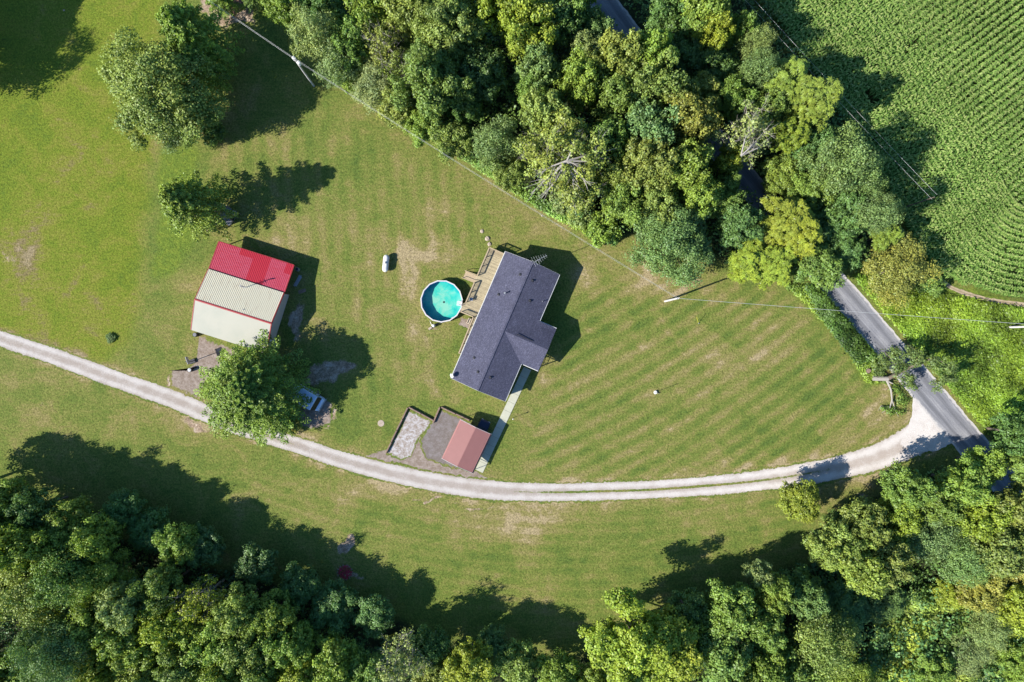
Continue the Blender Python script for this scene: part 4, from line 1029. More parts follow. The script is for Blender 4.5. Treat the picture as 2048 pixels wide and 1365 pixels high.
def crown_feather(seed, Rr=4.5, Hh=10.0, nbr=90, per=120, leaf=.22):
    r = np.random.default_rng(seed); C = []; Nn = []; T = []; Hu = []; B = []
    for k in range(nbr):
        az = 2.39996 * k + r.uniform(-.25, .25); t = (k + .5) / nbr         # t: 0 bottom, 1 top
        z0 = Hh * (.22 + .74 * t); L = Rr * (1.04 * (1 - t ** 1.7) + .10) * r.uniform(.72, 1.12)
        rise = (-.10 + .75 * t) * L * .6
        d = np.array([cos(az), sin(az), 0]); sd = np.array([-sin(az), cos(az), 0])
        u = r.beta(1.6, 1.2, per)                                             # along the bough
        wdt = L * .20 * (1 - u ** 2 * .85) + .12
        c = np.outer(u * L, d) + sd * (r.uniform(-1, 1, per) * wdt)[:, None]
        c[:, 2] = z0 + rise * u - .10 * L * u * u + r.uniform(-1, .4, per) * .28
        C.append(c); Nn.append(r.normal(size=(per, 3)) * .55 + (0, 0, 1) + d * .5)
        bt = r.uniform(.3, .7); T.append(np.clip(bt + r.normal(size=per) * .15, 0, 1)); Hu.append(np.clip(r.uniform(.35, .65) + r.normal(size=per) * .1, 0, 1))
        if k % 6 == 0: B.append((np.array([*(d[:2] * L * .7), z0 + rise * .6]), .5))
    C = np.concatenate(C); Nn = np.concatenate(Nn)
    V, F = leaves(C, Nn, leaf * r.uniform(.6, 1.3, len(C)), 1.7, r)
    return V, F, np.concatenate(T), np.concatenate(Hu), B

def crown_star(seed, Rr=4.5, Hh=10.0):
    r = np.random.default_rng(seed)
    V0, F0, T0, H0, B = crown_clumpy(seed, Rr, Hh, 30, 9, 12, .28, .6, .36, .25)
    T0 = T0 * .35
    Cs = []; Ds = []; Ts = []; Hs = []
    for c, rb in B:
        n = 16; sd = sphere_dirs(n, r, .8)
        for k in range(n):
            q = c + sd[k] * rb * 1.05; m = 13; az = r.uniform(0, 6.28) + np.arange(m) * 2 * pi / m + r.normal(size=m) * .15
            Cs.append(np.tile(q, (m, 1))); Ds.append(np.stack([np.cos(az), np.sin(az), r.uniform(.0, .45, m)], 1)); t = r.uniform(.2, .65); Ts.append(np.clip(t + r.normal(size=m) * .12, 0, 1)); Hs.append(np.full(m, r.uniform(.4, .75)))
    Cs = np.concatenate(Cs); V1, F1 = strips(Cs, np.concatenate(Ds), .62 * r.uniform(.7, 1.2, len(Cs)), .19, .35, r)
    T1 = np.repeat(np.concatenate(Ts), 2); H1 = np.repeat(np.concatenate(Hs), 2)
    return np.concatenate([V0, V1]), np.concatenate([F0, F1 + len(V0)]), np.concatenate([T0, T1]), np.concatenate([H0, H1]), B

def limbs(seed, B, Hh, Rr, rad=.22, twigs=0, zf=.30):
    r = random.Random(seed); b = MB(); top = Hh * .72
    tx, ty = r.uniform(-.2, .2), r.uniform(-.2, .2)
    b.path([(0, 0, -.1), (tx * .5, ty * .5, Hh * zf), (tx, ty, top * .8), (tx * 1.6, ty * 1.6, top)], [rad * 1.25, rad * .85, rad * .5, rad * .25], 8)
    bl_ = sorted(B, key=lambda q: -np.linalg.norm(q[0][:2]))[:12]
    for c, rb in bl_:
        z0 = Hh * zf + (c[2] - Hh * zf) * r.uniform(.1, .4); z0 = min(max(z0, Hh * .18), top * .95)
        m = (c[0] * .5 + r.uniform(-.3, .3), c[1] * .5 + r.uniform(-.3, .3), z0 + (c[2] - z0) * .62)
        b.path([(tx * z0 / Hh, ty * z0 / Hh, z0), m, (c[0], c[1], c[2])], [rad * .45, rad * .28, rad * .10], 5)
    if twigs:
        for c, rb in B:
            for k in range(twigs):
                d = sphere_dirs(1, np.random.default_rng(r.randrange(10 ** 6)), .3)[0]; L = rb * r.uniform(.9, 1.6)
                e = c + d * L; m = c + d * L * .5 + np.array([r.uniform(-.15, .15), r.uniform(-.15, .15), 0])
                b.path([tuple(c), tuple(m), tuple(e)], [.035, .022, .008], 4)
                for _ in range(2):
                    d2 = d + np.array([r.uniform(-.7, .7), r.uniform(-.7, .7), r.uniform(-.2, .5)]); b.path([tuple(m), tuple(m + d2 * L * .5)], [.018, .007], 4)
    return b

PROTO = {}
def proto(kind, variant):
    key = (kind, variant)
    if key in PROTO: return PROTO[key]
    s = hash_ = {'broad': 100, 'bigbroad': 200, 'fine': 300, 'bigfine': 400, 'feather': 500, 'bigfeather': 600, 'star': 700, 'sparse': 800, 'bigsparse': 850, 'bush': 900}[kind] + variant
    Rr, Hh = 4.5, 10.0
    tw = 0; barkm = M['bark']
    if kind == 'broad': V, F, T, Hu, B = crown_clumpy(s, 4.5, 10, 46, 16, 26, .225, lobe=.25)
    elif kind == 'bigbroad': Rr, Hh = 7.5, 15.0; V, F, T, Hu, B = crown_clumpy(s, Rr, Hh, 84, 24, 28, .26, lobe=.18)
    elif kind == 'fine': V, F, T, Hu, B = crown_clumpy(s, 4.5, 10, 30, 40, 18, .17, lobe=.32, open_=.28)
    elif kind == 'bigfine': Rr, Hh = 7.5, 14.0; V, F, T, Hu, B = crown_clumpy(s, Rr, Hh, 56, 54, 18, .20, lobe=.22, open_=.34)
    elif kind == 'feather': V, F, T, Hu, B = crown_feather(s, 4.5, 10, 96, 230, .17)
    elif kind == 'bigfeather': Rr, Hh = 8.0, 14.0; V, F, T, Hu, B = crown_feather(s, Rr, Hh, 210, 380, .19)
    elif kind == 'star': V, F, T, Hu, B = crown_star(s)
    elif kind == 'sparse': V, F, T, Hu, B = crown_clumpy(s, 4.5, 10, 30, 16, 11, .22, open_=.45); tw = 5; barkm = M['deadwood']
    elif kind == 'bigsparse': Rr, Hh = 8.0, 16.0; V, F, T, Hu, B = crown_clumpy(s, Rr, Hh, 60, 22, 15, .28, lobe=.19, open_=.28); tw = 4; barkm = M['deadwood']
    elif kind == 'bush': Rr, Hh = 2.2, 2.6; V, F, T, Hu, B = crown_clumpy(s, Rr, Hh, 18, 14, 26, .17, .45, .42, .34)
    cm = npmesh('crown_' + kind, V, F, M['leaf'], {'tint': ('FACE', T), 'hue': ('FACE', Hu)})
    lb = limbs(s, B, Hh, Rr, .10 if kind == 'bush' else (.34 if Rr > 6 else .22), tw, .1 if kind == 'bush' else .3)
    tm = bpy.data.meshes.new('trunk_' + kind); tm.from_pydata(lb.v, [], lb.f); tm.materials.append(barkm); tm.update()
    PROTO[key] = (cm, tm, Rr, Hh); return PROTO[key]

CN = dict(G=('mid green', (.084, .132, .027)), D=('dark green', (.054, .098, .026)), Y=('yellow-green', (.122, .160, .020)), L=('light green', (.102, .150, .025)),  # D doubles as shade put into the leaf colour of shaded trees
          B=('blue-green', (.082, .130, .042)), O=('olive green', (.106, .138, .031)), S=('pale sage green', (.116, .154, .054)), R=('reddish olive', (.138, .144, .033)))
NAMES = dict(broad='broadleaf_tree', bigbroad='broadleaf_tree', fine='fine_leaved_tree', bigfine='fine_leaved_tree', feather='feathery_tree', bigfeather='feathery_tree', star='tufted_tree', sparse='half_bare_tree', bigsparse='half_bare_tree', bush='bush')
DESC = dict(broad='clumpy {} tree', bigbroad='large clumpy {} tree', fine='soft {} tree', bigfine='large soft {} tree', feather='feathery {} tree', bigfeather='large feathery {} tree', star='tufted {} tree', sparse='half-bare {} tree', bigsparse='large half-bare {} tree', bush='{} bush')
NV = dict(broad=5, bigbroad=2, fine=3, bigfine=2, feather=3, bigfeather=1, star=3, sparse=2, bigsparse=1, bush=4)
cnt = {}
def tree(px, py, rpx, h, kind, col, phrase, group=None):
    Rr, Hh = proto(kind, 0)[2:]
    k = cnt[kind] = cnt.get(kind, -1) + 1
    cm, tm, Rr, Hh = proto(kind, k % NV[kind])
    zc = h * .62
    x, y, _ = P(px, py, zc); rm = rpx / K * (H - zc) / H
    lab = DESC[kind].format(CN[col][0]) + ' ' + phrase
    cat = 'bush' if kind == 'bush' else 'tree'
    t = thing(NAMES[kind], lab, cat, (x, y, 0), random.uniform(0, 2 * pi), group)
    s = rm / Rr / .93; s *= 1.07; t.scale = (s, s * random.uniform(.94, 1.06), h / Hh)
    c = link('crown', cm, t); base = np.array(CN[col][1]); v = random.uniform(.9, 1.12)
    c.color = (*(base * v * (1 + np.array([random.uniform(-.08, .08), 0, random.uniform(-.1, .1)]))), 1)
    link('trunk', tm, t)
    return t

NW, SWD, SED = 'trees of the upper wood', 'trees of the lower left wood', 'trees of the lower right wood'
for a in [
    # upper left group and single trees
    (370, 62, 66, 16, 'feather', 'L', 'at the top left, left of the brown mulch bed', NW),
    (395, 118, 42, 13, 'feather', 'L', 'between the top left feathery tree and the large soft one', NW),
    (316, 182, 96, 15, 'bigfine', 'O', 'spreading over the left field at upper left', NW),
    (385, 225, 52, 11, 'fine', 'G', 'on the lower right side of the large soft tree', NW),
    (352, 262, 34, 7, 'fine', 'B', 'lowest of the upper left group, beside the bright weed strip', NW),
    (425, 262, 22, 4, 'bush', 'D', 'in shade at the lower tip of the upper left group', None),
    (438, -8, 30, 6, 'feather', 'L', 'cut by the top edge left of the mulch bed', NW),
    (500, -14, 24, 5, 'feather', 'G', 'cut by the top edge inside the mulch bed', NW),
    (370, 405, 60, 16, 'feather', 'L', 'leaning over the playhouse left of the barn', None),
    (398, 440, 20, 4, 'feather', 'L', 'small and low, between the playhouse and the taller feathery tree', None),
    (492, 785, 97, 13, 'bigfeather', 'L', 'over the driveway and motorhome below the barn', None),
    (556, 838, 34, 5, 'feather', 'L', 'low at the lower right foot of the big feathery tree', None),
    (583, 850, 16, 2, 'bush', 'R', 'dry and small at the lower end of the motorhome', None),
    (1600, 1000, 37, 7, 'broad', 'Y', 'alone on the lower lawn just below the driveway', None),
    (-215, 110, 90, 15, 'bigfine', 'G', 'outside the left edge, its shadow on the left field', NW),
    (-190, 0, 90, 15, 'bigbroad', 'G', 'outside the upper left corner, shading the field', NW),
    # upper wood, west part
    (572, 12, 40, 9, 'broad', 'L', 'at the top edge, leftmost of the upper wood', NW),
    (634, 78, 44, 12, 'fine', 'S', 'at the wood edge right of the transformer pole', NW),
    (676, 122, 40, 10, 'fine', 'S', 'at the wood edge below the transformer pole height', NW),
    (700, 92, 44, 11, 'broad', 'G', 'just inside the wood edge, right of two pale sage trees', NW),
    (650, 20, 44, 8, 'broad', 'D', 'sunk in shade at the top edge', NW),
    (755, 22, 50, 12, 'broad', 'L', 'at the top edge left of the grassy clearing', NW),
    (735, 55, 34, 9, 'broad', 'G', 'between the top edge and the half-bare tree by the clearing', NW),
    (822, 14, 52, 14, 'broad', 'O', 'at the top edge above the small grassy clearing', NW),
    (770, 100, 44, 12, 'sparse', 'O', 'left of the small grassy clearing', NW),
    (700, 150, 26, 4, 'bush', 'L', 'bright at the wood edge where the left pole shadow ends', None),
    (672, 142, 20, 3, 'bush', 'L', 'low, nearest to the left pole shadow', None),
    (758, 178, 42, 8, 'fine', 'S', 'at the wood edge below the half-bare tree', NW),
    (795, 150, 36, 10, 'sparse', 'O', 'just below the small grassy clearing', NW),
    (800, 215, 38, 9, 'broad', 'O', 'at the wood edge right of the pale vine-like mass', NW),
    (868, 170, 66, 16, 'bigbroad', 'G', 'with bright knobs, below the small grassy clearing', NW),
    (905, 62, 64, 17, 'bigbroad', 'O', 'right of the small grassy clearing', NW),
    (848, 252, 36, 8, 'broad', 'L', 'low at the wood edge above the power wires', NW),
    (905, 282, 36, 8, 'broad', 'O', 'at the wood edge left of the round blue-green tree', NW),
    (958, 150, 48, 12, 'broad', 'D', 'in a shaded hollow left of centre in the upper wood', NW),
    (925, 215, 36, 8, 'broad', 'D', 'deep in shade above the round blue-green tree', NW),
    (996, 290, 44, 12, 'fine', 'B', 'round, at the wood edge above the house', NW),
    (1018, 345, 30, 8, 'broad', 'O', 'small, at the lower right of the round blue-green tree', NW),
    # upper wood, centre
    (1002, 22, 56, 17, 'broad', 'Y', 'brightest, at the top edge left of the shaded road', NW),
    (1058, 62, 50, 17, 'broad', 'Y', 'just below the brightest tree of the top edge', NW),
    (1108, 60, 44, 14, 'broad', 'D', 'between the bright yellow-green pair and the road', NW),
    (1140, 14, 42, 14, 'broad', 'G', 'at the top edge touching the road', NW),
    (1078, 142, 42, 13, 'broad', 'B', 'below the bright yellow-green pair', NW),
    (1062, 178, 30, 11, 'broad', 'G', 'above the large half-bare tree', NW),
    (1186, 62, 30, 11, 'broad', 'B', 'small, at the left side of the shaded road near the top', NW),
    (1170, 108, 34, 12, 'broad', 'S', 'left of the road bend, above the olive crowns', NW),
    (1158, 172, 42, 15, 'broad', 'L', 'in the middle of the upper wood above the large half-bare tree', NW),
    (1232, 132, 50, 16, 'broad', 'O', 'left one of three beside the road in the upper middle', NW),
    (1296, 118, 46, 16, 'broad', 'L', 'below the visible road patch near the top', NW),
    (1298, 178, 50, 17, 'broad', 'O', 'over the shaded road in the upper middle', NW),
    (1235, 205, 44, 15, 'broad', 'G', 'between olive crowns in the upper middle', NW),
    (1090, 235, 44, 15, 'broad', 'O', 'touching the top of the large half-bare tree', NW),
    (1132, 318, 88, 17, 'bigsparse', 'O', 'with bleached branches at the wood edge above the house', NW),
    (1215, 285, 44, 14, 'broad', 'G', 'right of the large half-bare tree', NW),
    (1222, 352, 34, 12, 'broad', 'O', 'small, at the lower right of the large half-bare tree', NW),
    (1292, 262, 48, 16, 'broad', 'B', 'between olive crowns right of the large half-bare tree', NW),
    (1372, 248, 48, 16, 'broad', 'R', 'left of the shaded road gap amid the upper wood', NW),
    (1345, 200, 38, 14, 'broad', 'O', 'above the reddish olive crown', NW),
    (1295, 335, 54, 16, 'broad', 'O', 'above the big blue-green tree at the wood corner', NW),
    (1365, 340, 50, 16, 'broad', 'L', 'left of the sunlit road patch in the upper wood', NW),
    (1250, 400, 42, 12, 'broad', 'G', 'left of the big blue-green tree at the wood corner', NW),
    (1392, 392, 40, 13, 'broad', 'L', 'directly above the big blue-green tree', NW),
    (1310, 410, 40, 12, 'broad', 'O', 'at the upper left rim of the big blue-green tree', NW),
    (1345, 482, 82, 11, 'bigfine', 'B', 'at the wood corner above the leaning pole', NW),
    (1205, 458, 30, 5, 'bush', 'L', 'bright green at the wood edge right of the house', None),
    (1165, 425, 26, 4, 'bush', 'S', 'at the wood edge below the bleached branches', None),
    (1128, 400, 24, 3, 'bush', 'S', 'low, left one below the bleached branches', None),
    # upper wood, right part
    (1410, 28, 48, 15, 'broad', 'L', 'at the top edge left of the cornfield corner', NW),
    (1425, 72, 34, 14, 'broad', 'Y', 'just below the light green tree at the top edge near the corn', NW),
    (1348, 28, 46, 12, 'broad', 'D', 'shaded, at the top edge right of the road', NW),
    (1318, 75, 30, 6, 'broad', 'G', 'low, on the right bank of the road near the top', NW),
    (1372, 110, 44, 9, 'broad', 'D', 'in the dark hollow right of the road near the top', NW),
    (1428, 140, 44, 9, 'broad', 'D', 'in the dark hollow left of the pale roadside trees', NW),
    (1405, 190, 38, 11, 'broad', 'O', 'on the lower side of the dark hollow', NW),
    (1458, 200, 34, 12, 'broad', 'G', 'between the dark hollow and the half-bare roadside tree', NW),
    (1474, 66, 26, 12, 'broad', 'G', 'narrow, first beside the cornfield from the top', NW),
    (1508, 92, 28, 12, 'fine', 'S', 'second beside the cornfield from the top', NW),
    (1510, 150, 34, 13, 'fine', 'B', 'third beside the cornfield from the top', NW),
    (1486, 272, 52, 15, 'sparse', 'S', 'above the sunlit road patch in the upper wood', NW),
    (1456, 322, 28, 11, 'broad', 'Y', 'small, at the upper left of the sunlit road patch', NW),
    (1452, 372, 24, 9, 'broad', 'G', 'small, touching the left side of the sunlit road patch', NW),
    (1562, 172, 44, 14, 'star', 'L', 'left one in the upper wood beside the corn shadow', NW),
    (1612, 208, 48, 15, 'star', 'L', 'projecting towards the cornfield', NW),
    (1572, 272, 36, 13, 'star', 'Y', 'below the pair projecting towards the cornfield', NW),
    (1535, 225, 34, 12, 'broad', 'G', 'behind the tufted trees beside the half-bare tree', NW),
    (1560, 350, 36, 6, 'broad', 'L', 'low, right of the sunlit road patch', NW),
    (1622, 290, 40, 10, 'broad', 'D', 'shaded, between tufted and blue-green crowns', NW),
    (1668, 330, 54, 15, 'fine', 'B', 'tall, at the wood edge beside the corn', NW),
    (1715, 358, 36, 13, 'fine', 'B', 'smaller, on the right flank of the tall corn-side one', NW),
    (1618, 385, 40, 8, 'broad', 'G', 'low, below the tall blue-green corn-side tree', NW),
    (1690, 430, 44, 10, 'broad', 'D', 'shaded, left of the last blue-green tree beside the corn', NW),
    (1738, 428, 38, 13, 'fine', 'B', 'last beside the corn before the rusty roadside tree', NW),
    (1765, 472, 26, 9, 'star', 'L', 'small, above the rusty roadside tree', NW),
    (1562, 445, 44, 11, 'star', 'Y', 'below the sunlit road patch', NW),
    (1592, 462, 44, 11, 'star', 'Y', 'over the road between two sunlit road patches', NW),
    (1498, 520, 42, 8, 'star', 'Y', 'at the wood corner where the right pole shadow ends', NW),
    (1548, 530, 40, 8, 'star', 'Y', 'at the lawn edge left of the road tunnel', NW),
    (1478, 448, 44, 9, 'broad', 'D', 'between the big blue-green tree and the tufted ones', NW),
    (1440, 400, 34, 9, 'broad', 'G', 'small, upper right of the big blue-green tree', NW),
    (1638, 538, 42, 8, 'broad', 'G', 'hanging over the road where it leaves the wood', NW),
    (1690, 500, 36, 6, 'broad', 'D', 'shaded, behind the tree hanging over the road', NW),
    (1640, 450, 38, 7, 'broad', 'D', 'dark, right of the second road patch', NW),
    (1792, 540, 58, 8, 'fine', 'R', 'rusty tinged, at the roadside below the cornfield', NW),
    (1862, 560, 26, 3, 'bush', 'G', 'right of the rusty roadside tree by the field track', None),
    # right edge
    (2034, 868, 44, 11, 'broad', 'D', 'at the right edge above the road', SED),
    (2058, 925, 40, 12, 'broad', 'G', 'cut by the right edge where the road leaves the picture', SED),
    # lower right wood
    (1920, 968, 46, 11, 'broad', 'L', 'topmost in the lower right wood, left of the road', SED),
    (1962, 928, 32, 9, 'broad', 'L', 'small, overhanging the road near the right edge', SED),
    (1808, 978, 44, 11, 'broad', 'G', 'at the wood edge below the driveway mouth', SED),
    (1870, 1010, 38, 10, 'broad', 'G', 'behind the first tree below the driveway mouth', SED),
    (1952, 1030, 48, 11, 'broad', 'Y', 'left of the shaded road at lower right', SED),
    (2022, 1010, 42, 12, 'broad', 'O', 'at the right edge below the shaded road', SED),
    (1792, 1035, 42, 9, 'broad', 'Y', 'low, left part of the lower right wood', SED),
    (1855, 1065, 46, 10, 'fine', 'B', 'in the middle of the lower right wood', SED),
    (1722, 1045, 44, 10, 'broad', 'O', 'at the lawn edge, lower right wood', SED),
    (1672, 1042, 24, 5, 'broad', 'D', 'small, leftmost tip of the lower right wood on the lawn', SED),
    (1662, 1090, 40, 11, 'broad', 'O', 'first at the lawn edge above the long wood shadow', SED),
    (1712, 1128, 48, 13, 'broad', 'L', 'beside the round dark hollow at lower right', SED),
    (1768, 1118, 42, 12, 'broad', 'O', 'above the round dark hollow at lower right', SED),
    (1995, 1092, 56, 12, 'broad', 'O', 'big, near the right edge above the thicket', SED),
    (1925, 1112, 44, 9, 'fine', 'B', 'between the olive crowns above the thicket', SED),
    (2050, 1120, 46, 12, 'broad', 'R', 'cut by the right edge below the road', SED),
    (1958, 1172, 44, 8, 'broad', 'R', 'low, near the right edge above the thicket', SED),
    (2042, 1215, 44, 10, 'broad', 'Y', 'at the right edge beside the thicket', SED),
    (1900, 1185, 30, 5, 'broad', 'Y', 'small, right of the round dark hollow', SED),
    (1975, 1250, 40, 6, 'fine', 'S', 'low, in the thicket near the right edge', SED),
    (1935, 1310, 36, 5, 'fine', 'S', 'low, in the lower middle of the thicket', SED),
    (2035, 1330, 40, 6, 'broad', 'L', 'in the lower right corner', SED),
    (1860, 1345, 40, 6, 'broad', 'L', 'at the bottom edge below the thicket', SED),
    (1545, 1180, 30, 12, 'broad', 'L', 'small, rising from the long shadow of the lower right wood', SED),
    (1520, 1150, 26, 9, 'broad', 'S', 'small, topmost in the long wood shadow', SED),
    (1590, 1170, 38, 9, 'broad', 'D', 'shaded, right of the small pale one in the long shadow', SED),
    (1610, 1200, 36, 10, 'broad', 'B', 'left rim of the dark hollow', SED),
    (1458, 1215, 50, 12, 'broad', 'G', 'second from the left in the lower right wood', SED),
    (1380, 1230, 42, 9, 'broad', 'D', 'shaded, right of the large yellow-green tree', SED),
    (1275, 1290, 92, 14, 'bigbroad', 'Y', 'at the bottom edge, leftmost of the lower right wood', SED),
    (1350, 1290, 56, 13, 'broad', 'Y', 'on the right flank of the largest yellow-green tree', SED),
    (1440, 1300, 56, 12, 'broad', 'G', 'at the bottom, right of the yellow-green pair', SED),
    (1520, 1250, 44, 11, 'broad', 'G', 'in the middle of the lower right wood', SED),
    (1530, 1335, 50, 11, 'broad', 'L', 'at the bottom edge in the middle of the lower right wood', SED),
    (1475, 1370, 46, 11, 'broad', 'O', 'cut by the bottom edge right of the yellow-green pair', SED),
    (1640, 1278, 56, 12, 'fine', 'O', 'left of the thicket near the bottom edge', SED),
    (1590, 1345, 46, 11, 'broad', 'G', 'at the bottom edge left of the thicket', SED),
    (1700, 1360, 44, 8, 'fine', 'L', 'at the bottom edge at the left tip of the thicket', SED),
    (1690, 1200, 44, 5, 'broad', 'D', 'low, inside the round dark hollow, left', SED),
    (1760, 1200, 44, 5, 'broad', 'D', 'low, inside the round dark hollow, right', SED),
    # bottom middle
    (1118, 1345, 42, 8, 'broad', 'L', 'at the bottom edge left of the large yellow-green tree', SWD),
    (1185, 1365, 34, 7, 'broad', 'L', 'small, at the bottom edge touching the large yellow-green tree', SWD),
    (1035, 1325, 40, 8, 'broad', 'G', 'at the bottom edge right of the yellowish one', SWD),
    (940, 1325, 46, 10, 'broad', 'Y', 'at the bottom edge, middle of the picture', SWD),
    (985, 1285, 30, 6, 'broad', 'D', 'low, shaded, near the bottom edge below the lawn', SWD),
    (808, 1308, 52, 12, 'sparse', 'S', 'grey twigged, at the bottom edge left of the middle', SWD),
    (865, 1290, 36, 8, 'broad', 'D', 'shaded, right of the grey twigged tree', SWD),
    (868, 1350, 34, 8, 'broad', 'O', 'at the bottom edge right of the grey twigged tree', SWD),
    # lower left wood
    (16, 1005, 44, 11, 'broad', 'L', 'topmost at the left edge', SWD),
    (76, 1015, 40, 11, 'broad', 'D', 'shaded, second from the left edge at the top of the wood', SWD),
    (28, 1088, 50, 15, 'broad', 'Y', 'at the left edge, second from the top', SWD),
    (92, 1090, 44, 14, 'broad', 'L', 'in the upper left part of the lower left wood', SWD),
    (150, 1048, 44, 11, 'broad', 'L', 'at the wood edge beside the long shadows, left', SWD),
    (195, 1075, 40, 12, 'broad', 'L', 'at the wood edge beside the long shadows, second', SWD),
    (250, 1018, 36, 6, 'broad', 'D', 'low, half in shade where the lawn shadows begin', SWD),
    (305, 1062, 40, 6, 'broad', 'D', 'at the middle of the lower left wood upper rim', SWD),
    (60, 1180, 62, 15, 'fine', 'O', 'broad, at the left edge above the dark gap', SWD),
    (145, 1150, 52, 14, 'fine', 'G', 'in the upper middle of the lower left wood', SWD),
    (215, 1150, 44, 12, 'fine', 'L', 'near the dark cleft in the lower left wood', SWD),
    (125, 1288, 66, 15, 'bigfine', 'B', 'pale and round near the lower left corner', SWD),
    (28, 1340, 52, 13, 'broad', 'L', 'in the lower left corner', SWD),
    (200, 1230, 48, 13, 'broad', 'L', 'right of the pale round blue-green tree', SWD),
    (205, 1340, 44, 12, 'broad', 'Y', 'at the bottom edge right of the pale round tree', SWD),
    (262, 1200, 46, 13, 'broad', 'S', 'with grey twigs in the middle of the lower left wood', SWD),
    (275, 1280, 50, 12, 'broad', 'L', 'in the lower middle of the lower left wood', SWD),
    (290, 1350, 42, 11, 'broad', 'O', 'at the bottom edge, fourth from the left corner', SWD),
    (330, 1175, 42, 12, 'broad', 'G', 'left of the yellowish half-bare crown', SWD),
    (345, 1245, 48, 12, 'broad', 'Y', 'in the middle of the lower left wood', SWD),
    (405, 1195, 44, 12, 'sparse', 'Y', 'yellowish, near the upper rim of the lower left wood', SWD),
    (360, 1085, 38, 8, 'broad', 'L', 'at the rim above the yellowish half-bare tree', SWD),
    (405, 1092, 38, 6, 'broad', 'D', 'dark, at the rim right of the lawn shadows', SWD),
    (370, 1325, 46, 12, 'broad', 'G', 'at the bottom edge, fifth from the left corner', SWD),
    (430, 1280, 48, 12, 'broad', 'L', 'below the yellowish half-bare tree', SWD),
    (450, 1350, 44, 12, 'broad', 'L', 'at the bottom edge, sixth from the left corner', SWD),
    (478, 1215, 44, 12, 'broad', 'O', 'right of the yellowish half-bare tree', SWD),
    (505, 1290, 46, 12, 'broad', 'O', 'in the lower right part of the lower left wood', SWD),
    (512, 1128, 38, 6, 'broad', 'D', 'dark, at the rim left of the red fire ring', SWD),
    (545, 1230, 40, 11, 'broad', 'L', 'left of the fire ring', SWD),
    (530, 1350, 44, 11, 'broad', 'G', 'at the bottom edge, seventh from the left corner', SWD),
    (588, 1285, 40, 11, 'broad', 'L', 'with a bright sunlit knob below the red fire ring', SWD),
    (600, 1350, 44, 11, 'broad', 'Y', 'at the bottom edge below the fire ring', SWD),
    (602, 1170, 40, 6, 'broad', 'D', 'directly below the fire ring', SWD),
    (668, 1212, 42, 6, 'broad', 'D', 'dark, at lower right of the red fire ring', SWD),
    (672, 1325, 46, 11, 'broad', 'L', 'left of the grey twigged tree at the bottom', SWD),
    (748, 1228, 38, 6, 'broad', 'D', 'dark, at the rim above the grey twigged tree', SWD),
    (742, 1340, 40, 10, 'broad', 'G', 'at the bottom edge just left of the grey twigged tree', SWD),
    # beyond the lower and left edges, for the wood to go on
    (-60, 1060, 60, 15, 'broad', 'L', 'outside the left edge beside the topmost tree', SWD),
    (-100, 985, 55, 12, 'broad', 'G', 'outside the left edge, shading the lawn corner', SWD),
    (-70, 1200, 60, 15, 'broad', 'O', 'outside the left edge beside the broad olive tree', SWD),
    (-60, 1330, 60, 14, 'broad', 'L', 'outside the lower left corner', SWD),
]:
    t = tree(*a)
    if a[4] == 'bigsparse': big_bare = t
    if a[:2] == (1486, 272): small_bare = t
# bleached boughs lying open on the two half-bare crowns
bpy.context.view_layer.update()
def boughs(t, z, root, tips, r0, seed):
    rr = random.Random(seed); b = MB(); p0 = np.array(P(*root, z))
    for px, py, dz in tips:
        p1 = np.array(P(px, py, z + dz)); m = (p0 + p1) / 2 + np.array([rr.uniform(-.5, .5), rr.uniform(-.5, .5), .5])
        b.path([tuple(p0), tuple(m), tuple(p1)], [r0, r0 * .6, r0 * .15], 5)
        for k in range(9):
            u = rr.uniform(.25, .95); q = p0 * (1 - u) ** 2 + 2 * m * u * (1 - u) + p1 * u * u; d = (p1 - p0); L = np.linalg.norm(d) * rr.uniform(.2, .42); a = atan2(d[1], d[0]) + rr.uniform(-.75, .75)
            e = q + np.array([cos(a) * L, sin(a) * L, rr.uniform(-.4, .5)]); b.path([tuple(q), tuple((q + e) / 2 + np.array([rr.uniform(-.1, .1), rr.uniform(-.1, .1), .1])), tuple(e)], [r0 * .3, r0 * .2, r0 * .06], 4)
    o = b.build('bare_branch', M['deadwood'], t); o.matrix_parent_inverse = t.matrix_world.inverted()
boughs(big_bare, 15.2, (1134, 322), [(1075, 350, -2), (1062, 388, -4.5), (1082, 398, -5), (1100, 360, -2), (1182, 372, -3), (1168, 345, -1.5), (1215, 302, -2), (1205, 325, -2), (1152, 262, 0), (1148, 392, -4)], .17, 3)
boughs(small_bare, 13.6, (1482, 312), [(1518, 275, 0), (1535, 262, -1), (1500, 262, 0), (1530, 290, -1)], .14, 4)

